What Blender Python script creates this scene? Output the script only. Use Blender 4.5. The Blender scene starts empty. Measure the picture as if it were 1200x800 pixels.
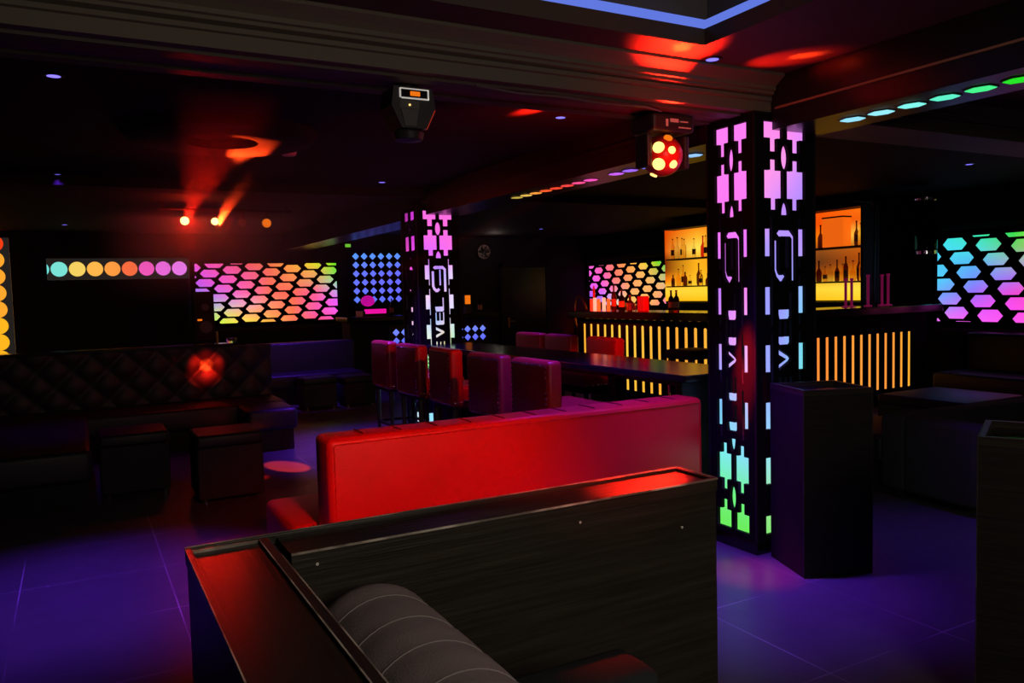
import bpy, bmesh, math, random
from mathutils import Vector, Matrix
random.seed(9)
PI = math.pi
S = bpy.context.scene
COL = S.collection

# ------------------------------------------------------------------ camera
cam_d = bpy.data.cameras.new('camera'); cam = bpy.data.objects.new('camera', cam_d); COL.objects.link(cam)
PITCH, ROLL, YAW = .0618820466, -.0263403597, -.500275474
def cam_axes():
    fwd = Vector((0, math.cos(PITCH), -math.sin(PITCH))); right = Vector((1, 0, 0)); up = right.cross(fwd)
    r = math.cos(ROLL) * right + math.sin(ROLL) * up; u = -math.sin(ROLL) * right + math.cos(ROLL) * up
    M = Matrix.Rotation(YAW, 3, 'Z')
    return M @ r, M @ u, M @ fwd
_r, _u, _f = cam_axes()
cam.matrix_world = Matrix(((_r.x, _u.x, -_f.x, 0), (_r.y, _u.y, -_f.y, 0), (_r.z, _u.z, -_f.z, 1.6), (0, 0, 0, 1)))
cam_d.sensor_width = 36; cam_d.lens = 935 / 1200 * 36; cam_d.clip_start = .02; cam_d.clip_end = 100
S.camera = cam
S.view_settings.view_transform = 'Standard'
try: S.view_settings.look = 'None'
except Exception: pass
S.view_settings.exposure = 0; S.view_settings.gamma = 1; S.view_settings.use_curve_mapping = False
S.cycles.max_bounces = 5; S.cycles.diffuse_bounces = 2; S.cycles.glossy_bounces = 3; S.cycles.transmission_bounces = 4
S.cycles.volume_bounces = 0; S.cycles.sample_clamp_indirect = 2; S.cycles.caustics_reflective = False; S.cycles.caustics_refractive = False
S.cycles.use_denoising = True

# ------------------------------------------------------------------ colour helpers and light
def lin(c):
    o = []
    for v in c[:3]:
        v = v / 255.
        o.append(v / 12.92 if v <= .04045 else ((v + .055) / 1.055) ** 2.4)
    return tuple(o)
def lin4(c): return lin(c) + (1,)
W = bpy.data.worlds.new('world'); S.world = W; W.use_nodes = True
W.node_tree.nodes['Background'].inputs[0].default_value = (.55, .45, .40, 1)
W.node_tree.nodes['Background'].inputs[1].default_value = .010

def lamp(name, kind, loc, energy, color, target=None, size=.1, cone=60, blend=.5):
    d = bpy.data.lights.new(name, kind); d.energy = energy; d.color = color
    if kind == 'AREA': d.size = size
    else: d.shadow_soft_size = size
    if kind == 'SPOT': d.spot_size = math.radians(cone); d.spot_blend = min(1, blend)
    o = bpy.data.objects.new(name, d); COL.objects.link(o); o.location = loc
    if target is not None:
        o.rotation_euler = (Vector(target) - Vector(loc)).to_track_quat('-Z', 'Y').to_euler()
    return o
RED = (1, .012, .004)
ORED = (1, .05, .006)
VIO = (.16, .03, 1)
# the rest of the room behind the camera: an added, unseen dim warm fill light
lamp('room_fill', 'AREA', (1.2, -1.6, 2.5), 28, (1, .84, .68), (1.6, 2.5, 1.2), size=1.2)
# added unseen red spots over the near booth, washing the back of the red sofa
lamp('booth_red_fill', 'SPOT', (1.0, .2, 2.7), 620, (1, .016, .005), (1.50, 3.75, .44), size=.10, cone=33, blend=.9)
lamp('booth_red_wash', 'SPOT', (2.2, .2, 2.7), 110, (1, .012, .03), (2.6, 3.75, .46), size=.10, cone=31, blend=.9)
# red beams of the disco heads
HEAD = Vector((3.02, 3.66, 2.38)); LB1 = Vector((1.25, 10.6, 2.58)); LB2 = Vector((1.60, 10.6, 2.58))
lamp('head_red_glow', 'POINT', HEAD + Vector((-.08, -.32, -.10)), 4, RED, size=.06)
lamp('head_red_back', 'SPOT', HEAD + Vector((-.05, .36, .0)), 60, RED, (2.9, 7.0, 3.0), size=.06, cone=110, blend=.8)
lamp('head_beam_base', 'SPOT', HEAD + Vector((-.05, -.2, -.14)), 260, (1, .01, .14), (3.25, 3.2, 0), size=.03, cone=16, blend=.9)
lamp('head_beam_ceiling', 'SPOT', HEAD + Vector((-.02, -.2, .02)), 420, RED, (2.76, 3.20, 2.8), size=.02, cone=50, blend=.8)
lamp('head_beam_core', 'SPOT', HEAD + Vector((-.02, -.2, .02)), 330, ORED, (2.74, 3.16, 2.8), size=.02, cone=12, blend=.7)
lamp('head_beam_streak', 'SPOT', HEAD + Vector((.12, -.2, .05)), 420, ORED, (3.44, 3.0, 2.8), size=.02, cone=11, blend=.9)
lamp('head_beam_streak_soft', 'SPOT', HEAD + Vector((.12, -.2, .05)), 110, RED, (3.38, 3.1, 2.8), size=.02, cone=34, blend=.9)
lamp('head_beam_wing', 'SPOT', HEAD + Vector((-.1, -.24, -.1)), 380, RED, (1.44, 1.88, 1.05), size=.02, cone=7.5, blend=.7)
lamp('head_beam_floor', 'SPOT', HEAD + Vector((-.25, .14, -.12)), 8000, ORED, (1.70, 7.62, 0), size=.01, cone=4.4, blend=.3)
lamp('head_beam_sofa', 'SPOT', HEAD + Vector((-.25, .14, -.06)), 11000, RED, (1.30, 9.86, .80), size=.02, cone=4.0, blend=1)
lamp('head_beam_sofa_core', 'SPOT', HEAD + Vector((-.25, .14, -.06)), 26000, ORED, (1.31, 9.86, .84), size=.01, cone=1.5, blend=.7)
lamp('head_beam_seat', 'SPOT', HEAD + Vector((-.25, .14, -.06)), 3000, RED, (1.34, 9.3, .45), size=.02, cone=2, blend=.8)
lamp('head_beam_far', 'SPOT', HEAD + Vector((-.16, .3, .1)), 5000, RED, (2.74, 4.6, 2.8), size=.02, cone=14, blend=.9)
lamp('head_beam_pillar', 'SPOT', HEAD + Vector((.05, -.3, -.1)), 2600, RED, (3.47, 3.47, 1.12), size=.02, cone=10, blend=.9)
lamp('head_beam_bar', 'SPOT', HEAD + Vector((.16, .14, -.04)), 4200, RED, (6.62, 8.9, 1.42), size=.02, cone=13, blend=.9)
lamp('fan_fill', 'POINT', (7.7, 14.7, 2.62), 2.2, (1, .75, .65), size=.05)  # added fill to brighten the wall fan; no lamp hangs there
# blue violet downlights: the lamp sits in each fitting (see downlight())

# ------------------------------------------------------------------ materials
def mat(name, base=(0.5, .5, .5), rough=.5, spec=.5, metal=0, coat=0, emit=None, estr=0, noise=None, bump=None, bump_str=.1, trans=0, ior=1.45):
    m = bpy.data.materials.new(name); m.use_nodes = True; nt = m.node_tree; b = nt.nodes['Principled BSDF']
    b.inputs['Base Color'].default_value = tuple(base) + (1,)
    b.inputs['Roughness'].default_value = rough; b.inputs['Metallic'].default_value = metal
    b.inputs['Specular IOR Level'].default_value = spec; b.inputs['Coat Weight'].default_value = coat
    b.inputs['Transmission Weight'].default_value = trans; b.inputs['IOR'].default_value = ior
    if emit: b.inputs['Emission Color'].default_value = tuple(emit) + (1,); b.inputs['Emission Strength'].default_value = estr
    tc = nt.nodes.new('ShaderNodeTexCoord')
    if noise:      # (scale xyz, other colour, low, high)
        mp = nt.nodes.new('ShaderNodeMapping'); mp.inputs['Scale'].default_value = noise[0]
        n = nt.nodes.new('ShaderNodeTexNoise'); n.inputs['Scale'].default_value = 1; n.inputs['Detail'].default_value = 4
        r = nt.nodes.new('ShaderNodeValToRGB'); r.color_ramp.elements[0].position = noise[2]; r.color_ramp.elements[1].position = noise[3]
        r.color_ramp.elements[0].color = tuple(base) + (1,); r.color_ramp.elements[1].color = tuple(noise[1]) + (1,)
        nt.links.new(tc.outputs['Object'], mp.inputs[0]); nt.links.new(mp.outputs[0], n.inputs['Vector'])
        nt.links.new(n.outputs['Fac'], r.inputs[0]); nt.links.new(r.outputs[0], b.inputs['Base Color'])
    if bump:
        mp = nt.nodes.new('ShaderNodeMapping'); mp.inputs['Scale'].default_value = bump
        n = nt.nodes.new('ShaderNodeTexNoise'); n.inputs['Scale'].default_value = 1; n.inputs['Detail'].default_value = 5
        bp = nt.nodes.new('ShaderNodeBump'); bp.inputs['Strength'].default_value = bump_str; bp.inputs['Distance'].default_value = .01
        nt.links.new(tc.outputs['Object'], mp.inputs[0]); nt.links.new(mp.outputs[0], n.inputs['Vector'])
        nt.links.new(n.outputs['Fac'], bp.inputs['Height']); nt.links.new(bp.outputs[0], b.inputs['Normal'])
    return m
def led(name):     # light emitting diffuser: each spot of the LED sheet behind it has its own colour
    m = bpy.data.materials.new(name); m.use_nodes = True; nt = m.node_tree
    nt.nodes.remove(nt.nodes['Principled BSDF'])
    a = nt.nodes.new('ShaderNodeAttribute'); a.attribute_name = 'led'
    e = nt.nodes.new('ShaderNodeEmission'); e.inputs['Strength'].default_value = 1.05
    nt.links.new(a.outputs['Color'], e.inputs['Color'])
    nt.links.new(e.outputs[0], nt.nodes['Material Output'].inputs['Surface'])
    return m
def glow(name, c, s=1.0):
    m = bpy.data.materials.new(name); m.use_nodes = True; nt = m.node_tree
    nt.nodes.remove(nt.nodes['Principled BSDF'])
    e = nt.nodes.new('ShaderNodeEmission'); e.inputs['Strength'].default_value = s; e.inputs['Color'].default_value = lin4(c)
    nt.links.new(e.outputs[0], nt.nodes['Material Output'].inputs['Surface'])
    return m
M = {}
M['wood'] = mat('black_wood', (.024, .020, .015), .36, .5, noise=((3, 60, 60), (.044, .037, .027), .35, .75), bump=(4, 90, 90), bump_str=.25)
M['woodA'] = mat('black_wood_lengthwise', (.024, .020, .015), .34, .5, noise=((60, 3, 60), (.040, .033, .024), .35, .75), bump=(90, 4, 90), bump_str=.25)
M['wooddull'] = mat('dull_black_wood', (.016, .014, .012), .62, .2, noise=((4, 70, 70), (.026, .022, .017), .35, .75), bump=(4, 90, 90), bump_str=.2)
M['edge'] = mat('worn_edge', (.20, .17, .14), .45, .5, noise=((9, 9, 9), (.75, .68, .58), .42, .62))
M['brownedge'] = mat('brown_edge', (.30, .19, .12), .45, .4, bump=(9, 9, 9))
M['gloss'] = mat('black_gloss', (.010, .009, .010), .16, .5, bump=(3, 3, 3), bump_str=.03)
M['panel'] = mat('black_panel', (.012, .010, .012), .28, .5, bump=(40, 40, 40), bump_str=.05)
M['matt'] = mat('black_matt', (.012, .011, .012), .7, .3, bump=(30, 30, 30), bump_str=.1)
M['wall'] = mat('black_wall', (.018, .014, .018), .75, .2, bump=(20, 20, 20), bump_str=.15)
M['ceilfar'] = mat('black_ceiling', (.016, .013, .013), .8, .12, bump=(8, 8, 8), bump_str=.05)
M['sheet'] = mat('black_sheet', (.006, .005, .005), .75, .10, bump=(40, 40, 40), bump_str=.05)
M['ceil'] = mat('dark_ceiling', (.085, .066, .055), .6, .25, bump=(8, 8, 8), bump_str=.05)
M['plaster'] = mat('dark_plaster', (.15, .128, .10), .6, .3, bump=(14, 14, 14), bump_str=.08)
M['redleather'] = mat('red_leather', (.52, .012, .012), .38, .5, bump=(180, 180, 180), bump_str=.18, noise=((6, 6, 6), (.46, .012, .014), .3, .7))
M['stoolred'] = mat('dark_red_leather', (.30, .010, .018), .36, .5, bump=(160, 160, 160), bump_str=.18, noise=((10, 10, 10), (.25, .01, .018), .3, .7))
M['darkleather'] = mat('dark_leather', (.013, .010, .015), .46, .4, bump=(120, 120, 120), bump_str=.15)
M['darkfabric'] = mat('dark_fabric', (.036, .032, .036), .8, .15, bump=(220, 220, 220), bump_str=.2)
M['greyfabric'] = mat('grey_fabric', (.34, .29, .30), .85, .2, bump=(260, 260, 260), bump_str=.25, noise=((7, 7, 7), (.27, .23, .24), .3, .7))
M['slatefabric'] = mat('slate_fabric', (.026, .032, .036), .85, .15, bump=(220, 220, 220), bump_str=.2)
M['thread'] = mat('pale_thread', (.36, .33, .33), .8, .2, bump=(50, 50, 50))
M['nail'] = mat('brass_nail', (.85, .72, .5), .25, .5, metal=1, bump=(20, 20, 20), bump_str=.02)
M['chrome'] = mat('chrome', (.7, .7, .72), .15, .5, metal=1, bump=(5, 5, 5), bump_str=.02)
M['blackmetal'] = mat('black_metal', (.02, .02, .022), .4, .5, metal=.3, bump=(50, 50, 50), bump_str=.05)
M['plastic'] = mat('black_plastic', (.028, .027, .028), .42, .5, bump=(60, 60, 60), bump_str=.05)
M['greyplastic'] = mat('grey_plastic', (.10, .10, .095), .5, .4, bump=(60, 60, 60), bump_str=.06)
M['litframe'] = mat('white_display_border', (.8, .78, .74), .6, .3, emit=lin((190, 185, 178)), estr=.7, bump=(20, 20, 20))  # the border only reflects; its brightness is put in as emission
M['white'] = mat('white_print', (.75, .74, .70), .6, .3, bump=(20, 20, 20), bump_str=.02)
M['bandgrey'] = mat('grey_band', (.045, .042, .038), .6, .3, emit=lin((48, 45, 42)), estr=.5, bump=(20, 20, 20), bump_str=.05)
M['fan'] = mat('mottled_plastic', (.32, .27, .25), .6, .3, noise=((14, 14, 14), (.10, .07, .07), .45, .6))
M['gold'] = mat('gold_metal', (.8, .5, .12), .3, .5, metal=1, bump=(30, 30, 30), bump_str=.05)
M['led'] = led('led_diffuser')
M['violens'] = glow('violet_lens', (125, 110, 255), 1.7)
M['redlens'] = glow('red_lens', (255, 205, 110), 2.2)
M['redlens2'] = glow('orange_lens', (255, 120, 20), 1.0)
M['redcore'] = glow('lamp_core', (255, 225, 130), 4)
M['amber'] = glow('amber_light', (255, 176, 48), 1.0)
M['green'] = glow('green_sign', (120, 210, 60), .8)
M['bluecove'] = glow('blue_cove', (105, 130, 240), .85)
M['pinkglow'] = glow('pink_glow', (250, 20, 170), .9)
M['orangescreen'] = glow('orange_screen', (250, 120, 20), .9)
M['bluelens'] = glow('blue_lens', (70, 50, 220), .9)
def glassmat(name, c, rough=.08):
    return mat(name, c, rough, .5, trans=.95, ior=1.16, noise=((9, 9, 9), tuple(v * .8 for v in c), .3, .7))
M['amberglass'] = glassmat('amber_glass', (1, .72, .30)); M['clearglass'] = glassmat('clear_glass', (.95, .92, .85))
M['darkglass'] = glassmat('dark_glass', (.10, .03, .02)); M['redglass'] = glassmat('red_glass', (.7, .03, .03))
M['pinkglass'] = mat('pink_plastic', (.7, .05, .3), .3, .5, emit=lin((150, 20, 85)), estr=.28, bump=(9, 9, 9), bump_str=.02)
M['label'] = mat('bottle_label', (.65, .5, .25), .6, .3, noise=((40, 40, 40), (.4, .15, .05), .4, .6))
# floor: dark square tiles with thin light joints
def floor_mat():
    m = mat('floor_tiles', (.05, .045, .05), .30, .5); nt = m.node_tree; b = nt.nodes['Principled BSDF']
    tc = nt.nodes.new('ShaderNodeTexCoord'); sx = nt.nodes.new('ShaderNodeSeparateXYZ'); nt.links.new(tc.outputs['Object'], sx.inputs[0])
    fac = None
    def math_(op, a, bv=None):
        n = nt.nodes.new('ShaderNodeMath'); n.operation = op
        for i, v in enumerate((a, bv)):
            if v is None: continue
            if isinstance(v, (int, float)): n.inputs[i].default_value = v
            else: nt.links.new(v, n.inputs[i])
        return n.outputs[0]
    ds = []
    for ax, off in (('X', .40), ('Y', 2.94)):
        v = math_('SUBTRACT', sx.outputs[ax], off - 75 * .75); v = math_('DIVIDE', v, .75); v = math_('FRACT', v)
        v = math_('SUBTRACT', v, .5); v = math_('ABSOLUTE', v); ds.append(math_('GREATER_THAN', v, .5 - .0032))
    g = math_('MAXIMUM', ds[0], ds[1])
    n = nt.nodes.new('ShaderNodeTexNoise'); n.inputs['Scale'].default_value = 2.2; n.inputs['Detail'].default_value = 6
    nt.links.new(tc.outputs['Object'], n.inputs['Vector'])
    r = nt.nodes.new('ShaderNodeValToRGB'); r.color_ramp.elements[0].color = (.055, .05, .055, 1); r.color_ramp.elements[1].color = (.10, .09, .095, 1)
    nt.links.new(n.outputs['Fac'], r.inputs[0])
    n2 = nt.nodes.new('ShaderNodeTexNoise'); n2.inputs['Scale'].default_value = 1.3
    nt.links.new(tc.outputs['Object'], n2.inputs['Vector'])
    r2 = nt.nodes.new('ShaderNodeValToRGB'); r2.color_ramp.elements[0].position = .42; r2.color_ramp.elements[0].color = (.09, .08, .085, 1)
    r2.color_ramp.elements[1].position = .62; r2.color_ramp.elements[1].color = (.42, .38, .38, 1); nt.links.new(n2.outputs['Fac'], r2.inputs[0])
    mx = nt.nodes.new('ShaderNodeMixRGB'); nt.links.new(g, mx.inputs[0]); nt.links.new(r.outputs[0], mx.inputs[1]); nt.links.new(r2.outputs[0], mx.inputs[2])
    nt.links.new(mx.outputs[0], b.inputs['Base Color'])
    n3 = nt.nodes.new('ShaderNodeTexNoise'); n3.inputs['Scale'].default_value = 9; n3.inputs['Detail'].default_value = 8
    nt.links.new(tc.outputs['Object'], n3.inputs['Vector'])
    mr = nt.nodes.new('ShaderNodeMapRange'); mr.inputs[3].default_value = .26; mr.inputs[4].default_value = .44
    nt.links.new(n3.outputs['Fac'], mr.inputs[0]); nt.links.new(mr.outputs[0], b.inputs['Roughness'])
    bp = nt.nodes.new('ShaderNodeBump'); bp.inputs['Strength'].default_value = .06; bp.inputs['Distance'].default_value = .01
    nt.links.new(n3.outputs['Fac'], bp.inputs['Height']); nt.links.new(bp.outputs[0], b.inputs['Normal'])
    return m
M['floor'] = floor_mat()

# ------------------------------------------------------------------ mesh helpers
def link(name, me, m, parent=None):
    o = bpy.data.objects.new(name, me); COL.objects.link(o)
    if m is not None: me.materials.append(m)
    if parent is not None: o.parent = parent
    return o
class MB:
    def __init__(s): s.bm = bmesh.new()
    def box(s, x0, x1, y0, y1, z0, z1, bev=0, seg=2):
        r = bmesh.ops.create_cube(s.bm, size=1, matrix=Matrix.Translation(((x0 + x1) / 2, (y0 + y1) / 2, (z0 + z1) / 2)) @ Matrix.Diagonal((x1 - x0, y1 - y0, z1 - z0, 1)))
        if bev:
            es = list({e for v in r['verts'] for e in v.link_edges})
            bmesh.ops.bevel(s.bm, geom=es, offset=bev, segments=seg, affect='EDGES', profile=.5)
        return s
    def obox(s, mtx, sx, sy, sz, bev=0, seg=2):
        r = bmesh.ops.create_cube(s.bm, size=1, matrix=mtx @ Matrix.Diagonal((sx, sy, sz, 1)))
        if bev:
            es = list({e for v in r['verts'] for e in v.link_edges})
            bmesh.ops.bevel(s.bm, geom=es, offset=bev, segments=seg, affect='EDGES', profile=.5)
        return s
    def cyl(s, p, q, r0, r1=None, n=16):
        p, q = Vector(p), Vector(q); d = q - p; r1 = r0 if r1 is None else r1
        m = Matrix.Translation((p + q) / 2) @ d.to_track_quat('Z', 'Y').to_matrix().to_4x4()
        bmesh.ops.create_cone(s.bm, cap_ends=True, segments=n, radius1=r0, radius2=r1, depth=d.length, matrix=m); return s
    def sph(s, c, r, sc=(1, 1, 1), n=16):
        bmesh.ops.create_uvsphere(s.bm, u_segments=n, v_segments=max(6, n // 2), radius=r, matrix=Matrix.Translation(c) @ Matrix.Diagonal(tuple(sc) + (1,))); return s
    def lathe(s, prof, c=(0, 0, 0), n=16):
        rings = []
        for r, z in prof:
            rings.append([s.bm.verts.new((c[0] + r * math.cos(2 * PI * k / n), c[1] + r * math.sin(2 * PI * k / n), c[2] + z)) for k in range(n)])
        for a, b in zip(rings, rings[1:]):
            for k in range(n): s.bm.faces.new((a[k], a[(k + 1) % n], b[(k + 1) % n], b[k]))
        s.bm.faces.new(rings[0][::-1]); s.bm.faces.new(rings[-1]); return s
    def prism(s, pts, origin, u, v, depth):      # polygon pts in (u, v), pushed along u x v by depth
        o, u, v = Vector(origin), Vector(u), Vector(v); w = u.cross(v).normalized() * depth
        a = [s.bm.verts.new(o + u * p[0] + v * p[1]) for p in pts]; b = [s.bm.verts.new(o + u * p[0] + v * p[1] + w) for p in pts]
        n = len(pts); s.bm.faces.new(a[::-1]); s.bm.faces.new(b)
        for k in range(n): s.bm.faces.new((a[k], a[(k + 1) % n], b[(k + 1) % n], b[k]))
        return s
    def tube(s, pts, r, n=8):
        pts = [Vector(p) for p in pts]; rings = []
        for i, p in enumerate(pts):
            d = (pts[min(i + 1, len(pts) - 1)] - pts[max(i - 1, 0)]).normalized()
            q = d.to_track_quat('Z', 'Y')
            rings.append([s.bm.verts.new(p + q @ Vector((r * math.cos(2 * PI * k / n), r * math.sin(2 * PI * k / n), 0))) for k in range(n)])
        for a, b in zip(rings, rings[1:]):
            for k in range(n): s.bm.faces.new((a[k], a[(k + 1) % n], b[(k + 1) % n], b[k]))
        s.bm.faces.new(rings[0][::-1]); s.bm.faces.new(rings[-1]); return s
    def build(s, name, m, parent=None, smooth=False):
        bmesh.ops.recalc_face_normals(s.bm, faces=s.bm.faces)
        me = bpy.data.meshes.new(name); s.bm.to_mesh(me); s.bm.free()
        if smooth:
            for p in me.polygons: p.use_smooth = True
            try: me.set_sharp_from_angle(angle=math.radians(42))
            except Exception: pass
        return link(name, me, m, parent)
def tag(o, label=None, cat=None, group=None, kind=None):
    if label: o['label'] = label
    if cat: o['category'] = cat
    if group: o['group'] = group
    if kind: o['kind'] = kind
    return o
def thing(name, label, cat, loc=(0, 0, 0), rz=0, group=None):
    o = bpy.data.objects.new(name, None); COL.objects.link(o); o.location = loc; o.rotation_euler = (0, 0, rz); o.empty_display_size = .1
    return tag(o, label, cat, group)
def struct(o, label=None):
    o['kind'] = 'structure'
    if label: o['label'] = label
    return o
def dup(root, loc, rz=None, label=None):
    r = root.copy(); COL.objects.link(r); r.location = loc
    if rz is not None: r.rotation_euler = (0, 0, rz)
    if label: r['label'] = label
    for ch in list(root.children):
        c = ch.copy(); COL.objects.link(c); c.parent = r
        for g in list(ch.children):
            d = g.copy(); COL.objects.link(d); d.parent = c
    return r

def cutout(name, outline, holes, thick, mtx, m, parent=None):     # a sheet with openings; local +Z is its front
    cu = bpy.data.curves.new(name, 'CURVE'); cu.dimensions = '2D'; cu.fill_mode = 'BOTH'; cu.extrude = thick / 2
    for poly in [outline] + holes:
        sp = cu.splines.new('POLY'); sp.points.add(len(poly) - 1); sp.use_cyclic_u = True
        for i, p in enumerate(poly): sp.points[i].co = (p[0], p[1], 0, 1)
    tmp = bpy.data.objects.new(name + '_tmp', cu); COL.objects.link(tmp)
    dg = bpy.context.evaluated_depsgraph_get()
    me = bpy.data.meshes.new_from_object(tmp.evaluated_get(dg)); me.transform(mtx @ Matrix.Translation((0, 0, -thick / 2)))
    bpy.data.objects.remove(tmp); bpy.data.curves.remove(cu)
    me.name = name; me.materials.clear()
    return link(name, me, m, parent)
def frame(o, u, v):       # matrix with local x = u, y = v, z = u x v
    u, v = Vector(u), Vector(v); w = u.cross(v); o = Vector(o)
    return Matrix(((u.x, v.x, w.x, o.x), (u.y, v.y, w.y, o.y), (u.z, v.z, w.z, o.z), (0, 0, 0, 1)))
def ledsheet(name, w, h, grid, mtx, parent, nx=24, ny=24, back=-.014, x0=0, y0=0):
    # grid: rows from top to bottom of sRGB colours; bilinear between them; the sheet is a thin slab of LED diffuser
    me = bpy.data.meshes.new(name); vs, fs, cols = [], [], []
    R = len(grid)
    for j in range(ny + 1):
        for i in range(nx + 1):
            u, v = i / nx, 1 - j / ny
            vs.append((x0 + w * u, y0 + h * (1 - v), back))
            fy = v * (R - 1); r0 = min(int(fy), R - 2) if R > 1 else 0; ty = fy - r0
            def row(r):
                g = grid[r]
                if len(g) == 1: return lin(g[0])
                fx = u * (len(g) - 1); c0 = min(int(fx), len(g) - 2); tx = fx - c0
                a, b = lin(g[c0]), lin(g[c0 + 1]); return [a[k] * (1 - tx) + b[k] * tx for k in range(3)]
            a = row(r0); b = row(min(r0 + 1, R - 1)); cols.append([a[k] * (1 - ty) + b[k] * ty for k in range(3)])
    for j in range(ny):
        for i in range(nx):
            k = j * (nx + 1) + i; fs.append((k, k + 1, k + nx + 2, k + nx + 1))
    me.from_pydata(vs, [], fs); me.transform(mtx)
    at = me.attributes.new('led', 'FLOAT_COLOR', 'POINT')
    for k, c in enumerate(cols): at.data[k].color = (c[0], c[1], c[2], 1)
    return link(name, me, M['led'], parent)
def clip(poly, x0, x1, y0, y1):
    def cl(p, f, t):
        out = []
        for i in range(len(p)):
            a, b = p[i], p[(i + 1) % len(p)]; fa, fb = f(a), f(b)
            if fa >= 0: out.append(a)
            if (fa >= 0) != (fb >= 0):
                k = fa / (fa - fb); out.append((a[0] + (b[0] - a[0]) * k, a[1] + (b[1] - a[1]) * k))
        return out
    for f in (lambda p: p[0] - x0, lambda p: x1 - p[0], lambda p: p[1] - y0, lambda p: y1 - p[1]):
        poly = cl(poly, f, 0)
        if len(poly) < 3: return None
    ar = abs(sum(poly[i][0] * poly[(i + 1) % len(poly)][1] - poly[(i + 1) % len(poly)][0] * poly[i][1] for i in range(len(poly)))) / 2
    return poly if ar > 4e-4 else None
X, Y, Z = Vector((1, 0, 0)), Vector((0, 1, 0)), Vector((0, 0, 1))

# ------------------------------------------------------------------ the room
ZC = 2.8
struct(MB().box(-4.2, 10.7, -.6, 15.9, -.12, 0).build('floor', M['floor']), 'dark tiled floor with thin pale joints')
struct(MB().box(-4.2, 10.9, 15.5, 15.7, 0, 3.1).build('wall_back', M['wall']), 'black back wall')
struct(MB().box(10.58, 10.78, -.6, 15.5, 0, 3.1).build('wall_right', M['wall']), 'black right hand wall')
struct(MB().box(-4.2, -4.0, 3.0, 15.5, 0, 3.1).build('wall_left', M['wall']), 'black left hand wall')
# near ceiling with its recess, far ceiling
TX, TY = 2.82, 3.08
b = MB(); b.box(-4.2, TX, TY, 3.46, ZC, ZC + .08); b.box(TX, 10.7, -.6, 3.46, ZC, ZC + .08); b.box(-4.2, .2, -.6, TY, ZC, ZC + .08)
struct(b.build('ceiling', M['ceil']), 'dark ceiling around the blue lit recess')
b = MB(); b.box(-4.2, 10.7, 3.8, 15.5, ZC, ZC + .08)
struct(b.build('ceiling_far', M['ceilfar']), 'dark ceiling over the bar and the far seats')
b = MB()
b.prism([(TY, ZC + .005), (TY + .06, ZC + .10), (TY + .10, ZC + .10), (TY + .10, ZC + .005)], (.2, 0, 0), Y, Z, TX - .2 + .06)
b.prism([(-TX, ZC + .005), (-TX - .10, ZC + .005), (-TX - .10, ZC + .10), (-TX - .06, ZC + .10)], (0, TY + .06, 0), -X, Z, TY + .66)
b.box(.2, TX + .3, -.6, TY + .3, ZC + .34, ZC + .4); b.box(.2, TX + .3, TY + .25, TY + .3, ZC + .08, ZC + .34); b.box(TX + .25, TX + .3, -.6, TY + .25, ZC + .08, ZC + .34)
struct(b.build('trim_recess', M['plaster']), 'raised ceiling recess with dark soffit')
b = MB(); b.box(.2, TX + .07, TY + .07, TY + .10, ZC + .10, ZC + .155); b.box(TX + .07, TX + .10, -.6, TY + .10, ZC + .10, ZC + .155)
tag(b.build('cove_light', M['bluecove']), 'blue LED strip along the edge of the ceiling recess', 'strip light')
# crown-moulded cross beam
prof = [(3.40, 2.60), (3.40, 2.66), (3.385, 2.665), (3.385, 2.685), (3.40, 2.69), (3.37, 2.70), (3.37, 2.715), (3.355, 2.72), (3.355, 2.74), (3.33, 2.76), (3.29, 2.785), (3.29, 2.80), (3.46, 2.80), (3.46, 2.9), (3.82, 2.9), (3.82, 2.60)]
b = MB(); b.prism([(p[0], p[1]) for p in prof], (-4.0, 0, 0), Y, Z, 14.6)
struct(b.build('trim_cross_beam', M['plaster']), 'dark ceiling beam with stepped crown moulding')
b = MB(); b.box(-4.0, 3.44, 3.46, 3.56, 2.585, 2.60); b.box(-4.0, 3.44, 3.72, 3.80, 2.585, 2.60)
struct(b.build('trim_beam_soffit', M['ceil']), 'flat mouldings under the cross beam')
# long beam with hexagonal lights along the pillars: near part and the part between and beyond the pillars
b = MB(); b.box(3.61, 4.02, -.6, 3.385, 2.5, 2.8);
o = struct(MB().box(3.602, 3.612, -.6, 3.36, 2.612, 2.624).build('trim_beam_edge', M['brownedge']), 'thin brown edging along the near long beam')
struct(b.build('trim_long_beam', M['panel']), 'black beam with hexagonal lights, near the front pillar')
b = MB(); b.box(3.55, 4.00, 3.83, 8.45, 2.5, 2.8); b.box(3.50, 3.56, 3.83, 8.45, 2.62, 2.65); b.box(3.55, 4.0, 9.0, 15.5, 2.5, 2.8)
struct(b.build('trim_long_beam_far', M['panel']), 'black beam with hexagonal lights between the two pillars')
# a second cross beam over the back pillar
b = MB(); b.box(-4.0, 10.5, 8.55, 8.9, 2.70, 2.8)
struct(b.build('trim_rear_beam', M['ceilfar']), 'flat dark beam over the back pillar')
# round stepped rosette on the far ceiling
b = MB()
b.lathe([(.01, -.012), (.24, -.012), (.25, -.07), (.60, -.07), (.64, -.055), (.68, 0), (.01, 0)][::-1], (1.0, 6.12, ZC), 48)
struct(b.build('trim_ceiling_rosette', M['ceilfar'], smooth=True), 'round stepped ceiling rosette')

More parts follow.
